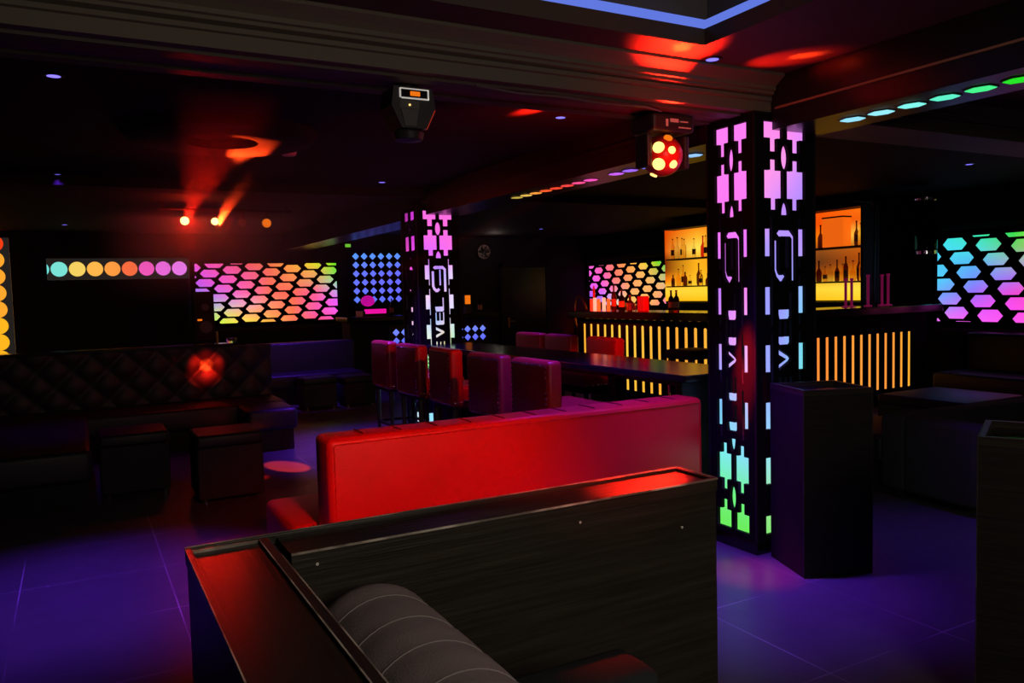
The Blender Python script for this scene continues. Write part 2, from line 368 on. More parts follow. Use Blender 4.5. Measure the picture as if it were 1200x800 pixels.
# hexagonal lights on the long beam
cols = [(190, 232, 0), (40, 222, 40), (70, 240, 140), (95, 240, 200), (130, 245, 235), (150, 235, 245), (150, 225, 245), None, None, (200, 250, 210), (190, 240, 200), (170, 220, 240), None, (150, 200, 255), (110, 180, 255),
        (95, 150, 255), (110, 125, 255), (165, 105, 255), (205, 100, 250), None, (255, 85, 190), (255, 80, 145), (255, 72, 70), (255, 72, 45), (255, 95, 45), (255, 160, 65), (235, 190, 90), (190, 165, 70)]
names = ['yellow green', 'green', 'sea green', 'pale green', 'aqua', 'pale cyan', 'cyan white', '', '', 'greenish white', 'white green', 'bluish white', '', 'ice blue', 'sky blue', 'blue', 'indigo blue', 'violet', 'purple', '', 'pink', 'rose', 'coral', 'red', 'orange red', 'orange', 'amber', 'dim amber']
hx = [(-.055, .0), (-.032, .058), (.032, .058), (.055, 0), (.032, -.058), (-.032, -.058)]
for i, c in enumerate(cols):
    if c is None: continue
    yy = 1.928 + .1765 * i; xx = 3.80 if i < 8 else 3.755
    if 3.3 < yy < 3.5: continue
    t = thing('hexagonal_light', '%s hexagonal light under the long beam, %s' % (names[i], 'to the right of the front pillar' if i < 8 else 'between the two pillars'), 'light', (xx, yy, 2.5), 0, 'hexagonal beam lights')
    hb = MB().prism([(p[0] * 1.18, p[1] * 1.14) for p in hx], (0, 0, -.004), X, Y, .004).build('rim', M['panel'], t)
    MB().prism(hx, (0, 0, -.007), X, Y, .003).build('lens', glow('hexagon_light_%s' % names[i].replace(' ', '_'), c, 1.05), t)

# ------------------------------------------------------------------ glowing pillars
def mirror(p): return [(-q[0], q[1]) for q in p][::-1]
def rect(x0, x1, y0, y1): return [(x0, y0), (x1, y0), (x1, y1), (x0, y1)]
def ell(cx, cy, rx, ry, a0=0, a1=2 * PI, n=20):
    full = abs(a1 - a0 - 2 * PI) < 1e-6
    return [(cx + rx * math.cos(a0 + (a1 - a0) * k / (n if full else n - 1)), cy + ry * math.sin(a0 + (a1 - a0) * k / (n if full else n - 1))) for k in range(n)]
def strokes_poly(pts, w):       # a constant-width polyline outline with mitred corners
    L, R = [], []
    P = [Vector((p[0], p[1])) for p in pts]
    for i, p in enumerate(P):
        d0 = (P[i] - P[i - 1]).normalized() if i else None; d1 = (P[i + 1] - P[i]).normalized() if i < len(P) - 1 else None
        if d0 is None: n = Vector((-d1.y, d1.x)); k = 1
        elif d1 is None: n = Vector((-d0.y, d0.x)); k = 1
        else:
            n0, n1 = Vector((-d0.y, d0.x)), Vector((-d1.y, d1.x)); n = (n0 + n1).normalized(); k = 1 / max(.45, n.dot(n0))
        L.append(tuple(p + n * w / 2 * k)); R.append(tuple(p - n * w / 2 * k))
    return L + R[::-1]
def pillar_holes():
    H = []
    def side(polys):
        for p in polys: H.append(p); H.append(mirror(p))
    # stepped blocks, top; x from the centre of the face
    side([[(-.172, 2.552), (-.172, 2.455), (-.122, 2.455), (-.122, 2.378), (-.062, 2.378), (-.062, 2.455), (-.018, 2.455), (-.018, 2.552)]])
    side([[(-.122, 2.335), (-.122, 2.272), (-.170, 2.272), (-.170, 2.108), (-.118, 2.108), (-.118, 2.041), (-.060, 2.041), (-.060, 2.108), (-.014, 2.108), (-.014, 2.272), (-.062, 2.272), (-.062, 2.335)]])
    H.append(ell(0, 2.349, .033, .074)); H.append(ell(0, 2.012, .033, .078, 0, PI, 14))
    # side bars with a thin long line
    for z0 in (1.770, 1.428, 1.086, .746):
        side([[(-.168, z0), (-.168, z0 + .161), (-.124, z0 + .161), (-.124, z0 + .231), (-.108, z0 + .231), (-.108, z0 - .068), (-.124, z0 - .068), (-.124, z0)]])
    # mirrored stepped blocks, bottom
    side([[(-.122, .641), (-.122, .577), (-.170, .577), (-.170, .414), (-.118, .414), (-.118, .348), (-.060, .348), (-.060, .414), (-.014, .414), (-.014, .577), (-.062, .577), (-.062, .641)]])
    side([[(-.172, .114), (-.172, .227), (-.122, .227), (-.122, .289), (-.062, .289), (-.062, .227), (-.018, .227), (-.018, .114)]])
    H.append(ell(0, .312, .033, .074)); H.append(ell(0, .675, .033, .078, PI, 2 * PI, 14))
    # the numeral and the word, turned a quarter to read upwards
    s = .036
    H.append(strokes_poly([(.070, 1.625), (.070, 1.880), (.045, 1.905), (-.045, 1.905), (-.060, 1.890)], s))
    H.append(strokes_poly([(-.072, 1.862), (-.072, 1.690), (-.060, 1.660), (-.040, 1.640), (-.020, 1.640), (.000, 1.662)], s))
    H.append(strokes_poly([(.012, 1.880), (.012, 1.700)], .026))
    a, c, w = -.060, .050, .021
    def L_(z): H.append([(a, z + .030), (a + .008, z), (c - .010, z), (c, z + .015), (c, z + .160), (c - w, z + .160), (c - w, z + .056), (a, z + .056)])
    def E_(z): H.append([(a, z + .145), (a, z + .012), (a + .010, z), (c - .010, z), (c, z + .012), (c, z + .145), (c - w, z + .145), (c - w, z + .048), (.006, z + .048), (.006, z + .140), (-.014, z + .140), (-.014, z + .048), (a + w, z + .048), (a + w, z + .145)])
    def V_(z): H.append([(a, z), (c - .012, z + .052), (c, z + .066), (c - .012, z + .080), (a, z + .132), (a, z + .096), (c - .048, z + .066), (a, z + .036)])
    L_(1.397); E_(1.243); V_(1.090); E_(.905); L_(.720)
    return H
HOLES = pillar_holes()
PINK, LAV, PER, CY, TEAL, GR = (255, 125, 235), (205, 130, 255), (140, 150, 255), (110, 205, 245), (130, 235, 225), (115, 235, 105)
GA = [[(255, 125, 240)], [(255, 125, 240)], [(255, 120, 240)], [(235, 120, 255)], [(190, 125, 255), (255, 135, 235)], [(205, 140, 255), (255, 165, 235)], [(150, 160, 255), (255, 190, 235)], [(110, 200, 240), (190, 195, 255)], [(120, 235, 235), (140, 215, 250)], [(110, 238, 130)], [(105, 230, 80)]]
GB = [[(255, 135, 240), (255, 130, 235), (240, 140, 255)], [(255, 150, 225), (255, 150, 230), (190, 140, 255)], [(255, 150, 235), (200, 140, 255), (165, 140, 255)], [(170, 150, 255), (170, 150, 255), (190, 150, 255)], [(160, 155, 255), (150, 150, 255), (150, 200, 255)], [(155, 160, 255), (150, 160, 255), (110, 220, 235)], [(155, 165, 255), (150, 165, 255), (110, 235, 220)], [(150, 190, 255), (140, 200, 250)], [(150, 225, 235)], [(150, 225, 150)], [(130, 225, 110)]]
GC = [[(255, 110, 225)], [(255, 110, 225)], [(215, 100, 255), (235, 105, 250), (255, 115, 225)], [(255, 200, 245), (150, 140, 255), (250, 225, 255)], [(255, 225, 245), (225, 170, 255), (235, 225, 255)], [(250, 240, 245), (130, 190, 255), (225, 200, 245), (215, 245, 250)], [(220, 255, 215), (230, 225, 230), (230, 215, 140), (150, 245, 225)], [(130, 240, 120), (220, 235, 210), (200, 235, 160)], [(120, 240, 100)], [(150, 225, 250)], [(150, 225, 250)]]
GD = [[(150, 40, 130), (225, 60, 240)], [(170, 50, 150), (235, 60, 240)], [(235, 80, 190), (225, 70, 245)], [(235, 80, 205)], [(240, 150, 230)], [(230, 190, 220)], [(210, 190, 220)], [(150, 215, 205)], [(150, 225, 220)], [(150, 225, 250)], [(240, 240, 245)]]
def pillar(loc, label, wx, wy, grids):
    t = thing('light_pillar', label, 'pillar', (loc[0], loc[1], 0))
    d = .034
    MB().box(d, wx - d, d, wy - d, .0, 2.62).build('core', M['matt'], t)
    b = MB(); b.box(.004, wx - .004, .004, wy - .004, 0, .075, .004); b.build('base', M['gloss'], t)
    b = MB()
    for x in (0, wx):
        for y in (0, wy):
            b.box(x - .008 if x else -.004, x + .004 if x else .008, y - .008 if y else -.004, y + .004 if y else .008, .075, 2.6)
    b.build('corner_strip', M['blackmetal'], t)
    b = MB(); b.box(-.006, wx + .006, -.006, wy + .006, 2.585, 2.60); b.build('top_rim', M['gloss'], t)
    faces = [((0, 0, 0), X, wx, grids[1]), ((0, wy, 0), -Y, wy, grids[0]), ((wx, 0, 0), Y, wy, grids[0]), ((wx, wy, 0), -X, wx, grids[1])]
    for o, u, w, g in faces:
        k = w / .5; mtx = frame(o, u, Z)
        holes = [[(w / 2 + p[0] * k, p[1]) for p in h] for h in HOLES]
        cutout('face_panel', rect(.006, w - .006, .076, 2.584), holes, .024, mtx, M['sheet'], t)
        ledsheet('light_diffuser', w - .08, 2.5, g, mtx, t, 6, 40, -.026, .04, .08)
    return t
pillar((3.47, 3.39), 'front square black pillar with glowing pink to green patterns beside the plinth', .50, .39, (GA, GB))
pillar((3.45, 8.50), 'back square black pillar glowing pink and white behind the row of stools', .53, .48, (GD, GC))

# ------------------------------------------------------------------ honeycomb and circle light panels
def hexpanel(name, label, cat, o, u, w, h, org, a1, a2, hw, hh, grid, chamfer=0, notch=None):
    t = thing(name, label, cat, o); mtx = frame((0, 0, 0), u, Z)
    holes = []
    for i in range(-14, 24):
        for j in range(-14, 24):
            cx, cy = org[0] + a1[0] * i + a2[0] * j, org[1] + a1[1] * i + a2[1] * j
            if not (-.3 < cx < w + .3 and -.3 < cy < h + .3): continue
            p = [(cx - hw, cy), (cx - hw * .6, cy - hh), (cx + hw * .6, cy - hh), (cx + hw, cy), (cx + hw * .6, cy + hh), (cx - hw * .6, cy + hh)]
            p = clip(p, .012, w - .012, .012, h - .012)
            if p: holes.append(p)
    cutout('perforated_sheet', rect(-.05, w + .05, -.05, h + .05), holes, .012, mtx, M['sheet'], t)
    ledsheet('light_diffuser', w, h, grid, mtx, t, 36, 24, -.02)
    b = MB()
    for (x0, x1, y0, y1) in ((-.07, w + .07, h + .05, h + .08), (-.07, w + .07, -.08, -.05), (-.07, -.05, -.05, h + .05), (w + .05, w + .07, -.05, h + .05)):
        b.prism(rect(x0, x1, y0, y1), -Vector(u).cross(Z) * .05, u, Z, .055)
    b.build('frame', M['matt'], t)
    return t
g_left = [[(255, 90, 205), (255, 85, 165), (255, 85, 95), (255, 120, 75), (255, 165, 60), (225, 225, 30), (90, 220, 20)],
          [(225, 85, 235), (255, 90, 195), (255, 95, 150), (255, 110, 95), (255, 150, 75), (240, 170, 85), (110, 225, 70)],
          [(190, 90, 240), (245, 85, 205), (255, 95, 165), (255, 110, 90), (255, 130, 85), (225, 150, 110), (140, 215, 165)],
          [(150, 130, 235), (215, 110, 225), (255, 105, 170), (255, 110, 95), (255, 105, 85), (255, 95, 145), (190, 160, 225)],
          [(140, 175, 225), (190, 165, 205), (240, 160, 190), (255, 140, 110), (255, 110, 80), (255, 90, 160), (230, 90, 250)],
          [(90, 225, 170), (215, 215, 120), (250, 180, 115), (255, 150, 90), (255, 115, 80), (255, 90, 170), (250, 90, 235)],
          [(30, 215, 70), (205, 235, 60), (255, 220, 70), (255, 175, 70), (255, 120, 90), (245, 80, 120), (235, 80, 170)]]
hexpanel('honeycomb_light_panel', 'wide rainbow honeycomb light panel on the back wall behind the far sofa', 'light panel', (1.93, 15.42, 1.15), X, 2.63, 1.12,
         (.265, .93), (.395, .062), (-.082, -.170), .167, .069, g_left)
g_mid = [[(245, 95, 215), (255, 100, 160), (255, 130, 95), (255, 160, 75), (255, 205, 60), (110, 215, 20), (60, 215, 100)],
         [(250, 95, 225), (255, 95, 180), (255, 115, 100), (255, 155, 85), (255, 185, 90), (190, 190, 70), (95, 205, 110)],
         [(235, 90, 240), (255, 95, 205), (255, 125, 120), (255, 150, 95), (255, 175, 95), (215, 185, 105), (165, 195, 160)],
         [(215, 95, 245), (235, 95, 235), (250, 130, 160), (255, 160, 110), (255, 175, 100), (255, 175, 105), (195, 175, 150)],
         [(140, 95, 250), (175, 115, 245), (215, 190, 215), (255, 185, 95), (255, 185, 100), (255, 165, 105), (240, 120, 150)],
         [(110, 95, 245), (150, 150, 240), (215, 220, 190), (255, 200, 90), (255, 185, 95), (255, 145, 105), (250, 100, 210)]]
hexpanel('honeycomb_light_panel', 'rainbow honeycomb light panel behind the bottles of the bar', 'light panel', (10.50, 15.42, 1.24), -Y, 2.95, .92,
         (.30, .62), (.43, .052), (-.10, -.175), .172, .066, g_mid)
g_right = [[(60, 225, 235), (60, 225, 175), (40, 220, 70), (170, 230, 10), (200, 230, 0)],
           [(70, 215, 245), (75, 220, 225), (110, 200, 110), (190, 190, 95), (215, 200, 80)],
           [(75, 200, 245), (85, 175, 240), (155, 170, 195), (185, 165, 150), (215, 150, 120)],
           [(80, 205, 245), (110, 145, 250), (165, 115, 235), (225, 105, 165), (250, 120, 110)],
           [(105, 165, 245), (150, 105, 245), (230, 75, 215), (255, 75, 130), (255, 95, 110)],
           [(150, 145, 245), (215, 90, 250), (250, 75, 235), (255, 85, 175), (255, 95, 150)],
           [(245, 110, 240), (250, 95, 245), (245, 85, 235), (255, 90, 200), (255, 95, 200)]]
hexpanel('honeycomb_light_panel', 'rainbow honeycomb light panel on the right hand wall at the edge of the view', 'light panel', (10.50, 6.90, 1.03), -Y, 2.05, 1.17,
         (.26, 1.06), (.455, -.035), (.097, -.193), .170, .080, g_right)

def circlestrip(name, label, o, u, v, n, first, pitch, r, length, width, colors, x0=0):
    t = thing(name, label, 'light panel', o); mtx = frame((0, 0, 0), u, v)
    holes = []
    for i in range(n):
        p = clip(ell(first + pitch * i, width / 2, r, r, n=32), x0 + .006, length - .006, .006, width - .006)
        if p: holes.append(p)
    cutout('perforated_band', rect(x0, length, 0, width), holes, .012, mtx, M['bandgrey'], t)
    ledsheet('light_diffuser', length - x0, width, stepcols(colors, first, pitch, length), mtx, t, 120, 2, -.02, x0, 0)
    w = Vector(u).cross(Vector(v))
    MB().prism(rect(x0, length, 0, width), w * -.05, u, v, .026).build('backing', M['matt'], t)
    return t
def stepcols(cs, first, pitch, length, n=90):      # each round opening has one LED colour
    out = [cs[max(0, min(len(cs) - 1, round((length * k / (n - 1) - first) / pitch)))] for k in range(n)]
    return [out, out]
circlestrip('circle_light_band', 'horizontal band of round coloured lights on the back wall left of the honeycomb panel', (-.37, 15.42, 2.00), X, Z, 9, -.085, .268, .124, 2.22, .36,
            ([(110, 225, 215), (120, 222, 210), (240, 205, 95), (250, 180, 75), (255, 155, 65), (250, 110, 65), (245, 90, 190), (240, 110, 225), (240, 125, 240)]))
circlestrip('circle_light_column', 'vertical column of round amber lights at the left edge of the view', (-.88, 15.42, .62), Z, -X, 8, .11, .268, .135, 2.08, .42,
            ([(255, 180, 30)] * 3 + [(255, 165, 45)] * 4 + [(235, 60, 20)]))
# lit diamonds
def diamonds(label, o, nx, nz, px, pz, r, grid):
    t = thing('diamond_light_panel', label, 'light panel', o); mtx = frame((0, 0, 0), X, Z)
    w, h = nx * px, nz * pz
    holes = [[(px * (i + .5) - r, pz * (j + .5)), (px * (i + .5), pz * (j + .5) - r), (px * (i + .5) + r, pz * (j + .5)), (px * (i + .5), pz * (j + .5) + r)] for i in range(nx) for j in range(nz)]
    cutout('perforated_sheet', rect(-.05, w + .05, -.05, h + .05), holes, .012, mtx, M['sheet'], t)
    ledsheet('light_diffuser', w, h, grid, mtx, t, 12, 12, -.02)
    MB().prism(rect(-.05, w + .05, -.05, h + .05), (0, .05, 0), X, Z, .028).build('backing', M['matt'], t)
    return t
diamonds('tall panel of blue lit diamonds on the back wall, left of the back pillar', (4.86, 15.42, 1.44), 8, 6, .175, .172, .072, [[(85, 160, 255), (90, 150, 255)], [(100, 120, 255), (105, 100, 255)], [(105, 115, 255), (105, 95, 255)], [(90, 125, 255), (100, 95, 240)]])

# ------------------------------------------------------------------ far small counter with diamonds
t = thing('far_counter', 'dark counter with blue diamond lights on its front, behind the back pillar', 'counter', (0, 0, 0))
MB().box(4.0, 6.9, 13.05, 13.75, 1.16, 1.24, .01).build('worktop', M['gloss'], t)
MB().box(4.1, 6.8, 13.25, 13.7, 0, 1.16).build('body', M['matt'], t)
for (xo, n) in ((4.84, 3), (6.07, 4)):
    mtx = frame((xo, 13.21, .72), X, Z); w = n * .155
    holes = [[(.155 * (i + .5) - .066, .15 * (j + .5)), (.155 * (i + .5), .15 * (j + .5) - .066), (.155 * (i + .5) + .066, .15 * (j + .5)), (.155 * (i + .5), .15 * (j + .5) + .066)] for i in range(n) for j in range(2)]
    cutout('diamond_sheet', rect(-.04, w + .04, -.04, .34), holes, .01, mtx, M['panel'], t)
    ledsheet('light_diffuser', w, .3, [[(120, 140, 255)], [(95, 100, 255)]], mtx, t, 3, 2, -.02)
t = thing('mixer_desk', 'pink lit mixing desk on the far counter, left of the back pillar', 'mixer', (4.55, 13.35, 1.24))
MB().box(-.24, .24, -.2, .2, 0, .10, .01).build('body', M['plastic'], t)
MB().box(-.20, .18, -.205, -.15, .05, .13, .01).build('lit_edge', M['pinkglow'], t)
MB().sph((-.08, 0, .27), .12, (1, 1, .8)).build('lamp', mat('pink_lamp', (.4, .02, .3), .4, emit=lin((190, 10, 150)), estr=.9, bump=(9, 9, 9)), t)
t = thing('till_screen', 'small orange lit screen on the far counter, right of the back pillar', 'screen', (6.40, 13.4, 1.24))
MB().box(-.08, .08, -.02, .02, .12, .34, .01).build('housing', M['plastic'], t); MB().box(-.055, .055, -.026, -.021, .16, .32).build('display', M['orangescreen'], t)
MB().box(-.06, .06, -.06, .06, 0, .12, .005).build('foot', M['plastic'], t)

def bottle(name, label, loc, hgt, r, mt, kind=0, group=None, lab=True, cap=None):
    t = thing(name, label, 'bottle', loc, random.uniform(0, 6), group)
    if kind == 0: pr = [(r * .9, 0), (r, .01 * hgt), (r, .56 * hgt), (r * .8, .66 * hgt), (r * .36, .74 * hgt), (r * .32, .92 * hgt), (r * .36, .925 * hgt), (r * .36, .96 * hgt)]
    elif kind == 1: pr = [(r * .85, 0), (r, .03 * hgt), (r * 1.02, .45 * hgt), (r * .6, .58 * hgt), (r * .30, .64 * hgt), (r * .28, .96 * hgt)]
    else: pr = [(r * .7, 0), (r, .10 * hgt), (r, .50 * hgt), (r * .5, .62 * hgt), (r * .3, .70 * hgt), (r * .3, .96 * hgt)]
    MB().lathe(pr, n=14).build('glass', mt, t, True)
    MB().cyl((0, 0, .95 * hgt), (0, 0, hgt), r * .38, n=12).build('cap', M['gloss'] if cap is None else cap, t)
    if lab: MB().lathe([(r * 1.01, .18 * hgt), (r * 1.015, .19 * hgt), (r * 1.015, .44 * hgt), (r * 1.01, .45 * hgt)], n=14).build('label', M['label'], t)
    return t
bottle('bottle', 'dark bottle with a bluish gleam on the far counter, right of the orange screen', (6.66, 13.4, 1.24), .3, .04, M['darkglass'], 0, 'bottles on the far counter')
bottle('bottle', 'amber bottle on the far counter, left of the orange screen', (6.16, 13.4, 1.24), .36, .045, M['amberglass'], 1, 'bottles on the far counter')
bottle('bottle', 'slim dark bottle on the far counter, beside the pink lit mixing desk', (4.92, 13.4, 1.24), .3, .035, M['darkglass'], 0, 'bottles on the far counter')

# ------------------------------------------------------------------ back wall odds and ends
t = thing('wall_fan', 'round mottled pale fan on the back wall, right of the back pillar', 'fan', (7.81, 15.5, 2.48))
b = MB(); b.cyl((0, -.06, 0), (0, 0, 0), .155, n=28); b.build('housing', M['fan'], t, True)
b = MB()
for k in range(6):
    a = k * PI / 3; b.obox(Matrix.Translation((.075 * math.cos(a), -.066, .075 * math.sin(a))) @ Matrix.Rotation(-a, 4, 'Y') @ Matrix.Rotation(.4, 4, 'X'), .10, .008, .05)
b.build('blades', M['plastic'], t); MB().cyl((0, -.075, 0), (0, -.06, 0), .03, n=12).build('hub', M['plastic'], t)
d = struct(MB().box(8.25, 9.35, 15.44, 15.5, 0, 2.15, .01).build('door_1', M['panel']), 'dark door in the back wall')
MB().box(8.18, 8.25, 15.42, 15.5, 0, 2.22).box(9.35, 9.42, 15.42, 15.5, 0, 2.22).box(8.18, 9.42, 15.42, 15.5, 2.15, 2.22).build('door_frame', M['matt'], d)
b = MB(); b.box(8.36, 8.40, 15.43, 15.44, .82, 1.04); b.tube([(8.38, 15.44, .96), (8.38, 15.39, .96), (8.50, 15.385, .96)], .011); b.build('door_handle', M['gold'], d)
t = thing('exit_sign', 'tiny green lit sign high on the back wall, left of the back pillar', 'sign', (4.82, 15.5, 2.60)); MB().box(-.08, .08, -.04, 0, -.05, .05, .004).build('housing', M['plastic'], t); MB().box(-.065, .045, -.044, -.041, -.03, .032).build('lit_face', M['green'], t)
t = thing('loudspeaker', 'black loudspeaker standing in front of the lower left of the honeycomb panel', 'speaker', (1.62, 12.05, 0))
MB().box(-.12, .12, -.1, .14, 1.02, 1.72, .012).build('cabinet', M['matt'], t); MB().cyl((0, -.104, 1.22), (0, -.098, 1.22), .085, n=20).build('cone', M['plastic'], t); MB().cyl((0, -.104, 1.5), (0, -.098, 1.5), .05, n=20).build('cone', M['plastic'], t)
MB().cyl((0, .02, .02), (0, .02, 1.02), .02).cyl((0, .02, 0), (0, .02, .03), .18, n=20).build('stand', M['blackmetal'], t)
MB().box(-.11, -.05, -.104, -.100, 1.31, 1.335).build('indicator', M['orangescreen'], t)

# ------------------------------------------------------------------ downlights
def downlight(label, x, y, energy, cone=75, z=ZC):
    t = thing('downlight', label, 'light', (x, y, z), 0, 'violet ceiling downlights'); t.scale = (.8, .8, 1)
    MB().lathe([(.062, -.006), (.066, -.002), (.066, 0), (.045, 0), (.045, -.006)], n=24).build('rim', M['blackmetal'], t, True)
    MB().lathe([(.01, -.008), (.042, -.006), (.044, -.002), (.01, -.001)], n=20).build('lens', M['violens'], t, True)
    if energy: lamp('downlight_lamp', 'SPOT', (x, y, z - .02), energy, VIO, (x, y, 0), size=.04, cone=cone, blend=1)
downlight('violet downlight in the ceiling just above the front pillar', 3.02, 3.24, 620, 52)
downlight('violet downlight in the ceiling between the two hanging moving heads', 3.02, 4.74, 520, 80)
downlight('violet downlight at the upper left, nearest of the left row', -.03, 4.89, 520, 54)
downlight('violet downlight at the left, second of the left row', -.07, 8.57, 150, 75)
downlight('violet downlight above the band of round lights, last of the left row', -.06, 13.94, 8)
downlight('violet downlight at the right, above the right honeycomb panel', 8.21, 5.04, 26, 80)
downlight('violet downlight in front of the dark door, far down the room', 7.96, 13.28, 10)
downlight('faint violet downlight just before the back pillar', 2.93, 8.14, 1000, 66)
lamp('far_stool_fill', 'SPOT', (4.9, 8.2, 2.75), 420, VIO, (4.85, 8.0, 0), size=.04, cone=50, blend=1)  # added violet spot on the far stool tops, without a fitting
for n_, (x, y) in {'above the far sofa, outside its glow': (3.0, 11.9)}.items():
    lamp('far_sofa_lamp', 'SPOT', (x, y, 2.75), 300, VIO, (x + .1, y + .5, 0), size=.04, cone=62, blend=.9)
lamp('right_floor_lamp', 'SPOT', (4.7, 2.7, 2.75), 130, VIO, (4.6, 2.4, 0), size=.04, cone=64, blend=.9)
t = thing('smoke_detector', 'small pale oval smoke detector on the far ceiling beside the rosette', 'detector', (1.62, 6.72, ZC)); MB().lathe([(.02, -.03), (.05, -.03), (.06, -.02), (.065, 0), (.02, 0)], n=20).build('housing', M['white'], t, True)

# ------------------------------------------------------------------ moving heads
t = thing('moving_head_light', 'red glowing moving head light hanging from the beam left of the front pillar', 'stage light', (3.02, 3.66, 2.585))
b = MB(); b.box(-.15, .15, -.11, .11, -.105, -.005, .018); b.build('base', M['plastic'], t)
b = MB(); b.box(-.03, .03, -.112, -.110, -.055, -.035); b.box(.04, .10, -.112, -.110, -.052, -.045); b.box(.03, .12, -.112, -.110, -.085, -.078); b.box(-.062, -.045, -.112, -.110, -.08, -.04); b.build('markings', M['white'], t)
for s in (-1, 1):
    MB().box(s * .135 - .018, s * .135 + .018, -.06, .06, -.30, -.11, .012).build('yoke_arm', M['plastic'], t)
h = MB().sph((0, 0, -.225), .118, n=28).build('head', mat('red_lit_plastic', (.55, .03, .02), .3, .5, bump=(30, 30, 30), bump_str=.05), t, True)  # black housing; the red light on it is put into the base colour
vdir = Vector((-3.02, -3.66, -.75)).normalized(); side = vdir.cross(Z).normalized(); upv = side.cross(vdir)
lens = [(.02, .05, .034), (.02, -.045, .036), (-.055, .03, .022), (-.062, -.05, .024), (.05, -.105, .022), (-.035, .098, .026)]
for (a, c, r) in lens:
    dd = math.sqrt(max(.118 ** 2 - a * a - c * c, .0004)); p = Vector((0, 0, -.225)) + side * a + upv * c + vdir * dd
    n_ = (p - Vector((0, 0, -.225))).normalized()
    MB().cyl(p - n_ * .004, p + n_ * .006, r, r * .9, 20).build('lens', M['redlens'] if c < .09 else M['redlens2'], h)
MB().lathe([(.001, -.112), (.03, -.112), (.02, -.105), (.001, -.105)], (0, -.04, 0), 12).build('clamp', M['chrome'], t)
t = thing('moving_head_light', 'dark moving head light with a white outlined display, hanging in the upper middle', 'stage light', (1.445, 3.62, 2.592)); t.scale = (.88, .88, .80)
b = MB(); b.cyl((0, 0, -.03), (0, 0, 0), .05, n=16); b.box(-.05, .05, -.04, .04, -.02, .002); b.build('clamp', M['blackmetal'], t)
b = MB(); b.prism([(-.125, -.14), (-.11, -.03), (.11, -.03), (.125, -.14), (.07, -.265), (-.07, -.265)], (0, .09, 0), X, Z, .18); b.build('body', M['plastic'], t)
fr = Matrix.Rotation(math.radians(-3), 4, 'Y')
b = MB()
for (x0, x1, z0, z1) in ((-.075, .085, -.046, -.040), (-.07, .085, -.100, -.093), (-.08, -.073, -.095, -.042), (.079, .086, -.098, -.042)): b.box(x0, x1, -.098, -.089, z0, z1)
o = b.build('display_frame', M['litframe'], t)
MB().box(-.073, .079, -.093, -.0895, -.093, -.046).build('display', M['gloss'], t)
MB().box(-.02, .035, -.097, -.094, -.082, -.056, .003).build('glowing_digits', M['orangescreen'], t)
MB().box(-.08, .03, -.094, -.0895, -.155, -.112).build('name_plate', M['greyplastic'], t)
b = MB(); b.prism([(-.075, -.16), (.025, -.16), (.008, -.255), (-.055, -.255)], (0, -.0895, 0), X, Z, .008); b.build('vent_panel', M['greyplastic'], t)
MB().sph((-.025, -.095, -.135), .006, n=8).build('lamp_dot', M['redlens'], t)
b = MB(); b.prism([(.122, -.15), (.130, -.15), (.078, -.265), (.070, -.265)], (0, -.06, 0), X, Z, .02); b.build('side_strip', mat('orange_trim', (.6, .06, .02), .4, emit=lin((170, 40, 20)), estr=.5, bump=(9, 9, 9)), t)
MB().lathe([(.03, -.33), (.075, -.32), (.085, -.28), (.07, -.262), (.03, -.262)], n=20).build('head', M['plastic'], t, True)
# cable between them
tag(MB().tube([(1.72, 3.44, 2.58), (1.95, 3.44, 2.565), (2.2, 3.44, 2.572), (2.45, 3.44, 2.56), (2.75, 3.46, 2.575), (2.9, 3.52, 2.575)], .006).build('power_cable', mat('cable', (.12, .10, .09), .4, bump=(30, 30, 30))), 'thin cable running along the beam to the red moving head', 'cable')
# back stage lamps on a bar
tag(MB().cyl((.95, 10.6, 2.72), (2.55, 10.6, 2.72), .02).cyl((1.0, 10.6, 2.72), (1.0, 10.6, 2.8), .012).cyl((2.5, 10.6, 2.72), (2.5, 10.6, 2.8), .012).build('lighting_bar', M['blackmetal']), 'thin black lighting bar hung from the far ceiling', 'bar')
def par(label, x, z, m, r=.05, dirv=(-.12, -1, -.1), group=None):
    t = thing('spotlight', label, 'stage light', (x, 10.6, z))
    d = Vector(dirv).normalized()
    MB().cyl(-d * .10, d * .05, r * .8, r * 1.15, 18).build('can', M['plastic'], t, True)
    MB().cyl(d * .051, d * .058, r, n=20).build('lens', m, t)
    MB().box(-.012, .012, -.012, .012, .0, 2.70 - z).build('hanger', M['blackmetal'], t)
    return t
par('blazing red spotlight on the lighting bar, leftmost and brightest', 1.25, 2.58, M['redcore'], .050)
par('red spotlight on the lighting bar, second from the left', 1.60, 2.58, M['redcore'], .044)
par('grey unlit spotlight on the lighting bar, second from the right', 1.93, 2.57, M['greyplastic'], .045)
par('orange glowing spotlight on the lighting bar, rightmost', 2.23, 2.57, M['redlens2'], .055)
lamp('stage_red_glow', 'POINT', (1.25, 10.30, 2.56), 13, RED, size=.05)
lamp('stage_red_glow_two', 'POINT', (1.60, 10.30, 2.56), 2, RED, size=.05)
lamp('stage_beam_up', 'SPOT', (1.24, 10.34, 2.56), 2200, RED, (.66, 3.62, 2.57), size=.03, cone=5, blend=.8)
lamp('stage_beam_up_two', 'SPOT', (1.60, 10.34, 2.56), 900, ORED, (1.34, 5.4, 2.66), size=.02, cone=2.2, blend=.6)
lamp('stage_beam_rosette', 'SPOT', (1.60, 10.34, 2.50), 6500, ORED, (1.22, 6.1, 2.75), size=.02, cone=5, blend=.7)
lamp('stage_beam_down', 'SPOT', (1.25, 10.34, 2.52), 700, RED, (1.31, 9.0, 1.4), size=.02, cone=2.5, blend=.5)
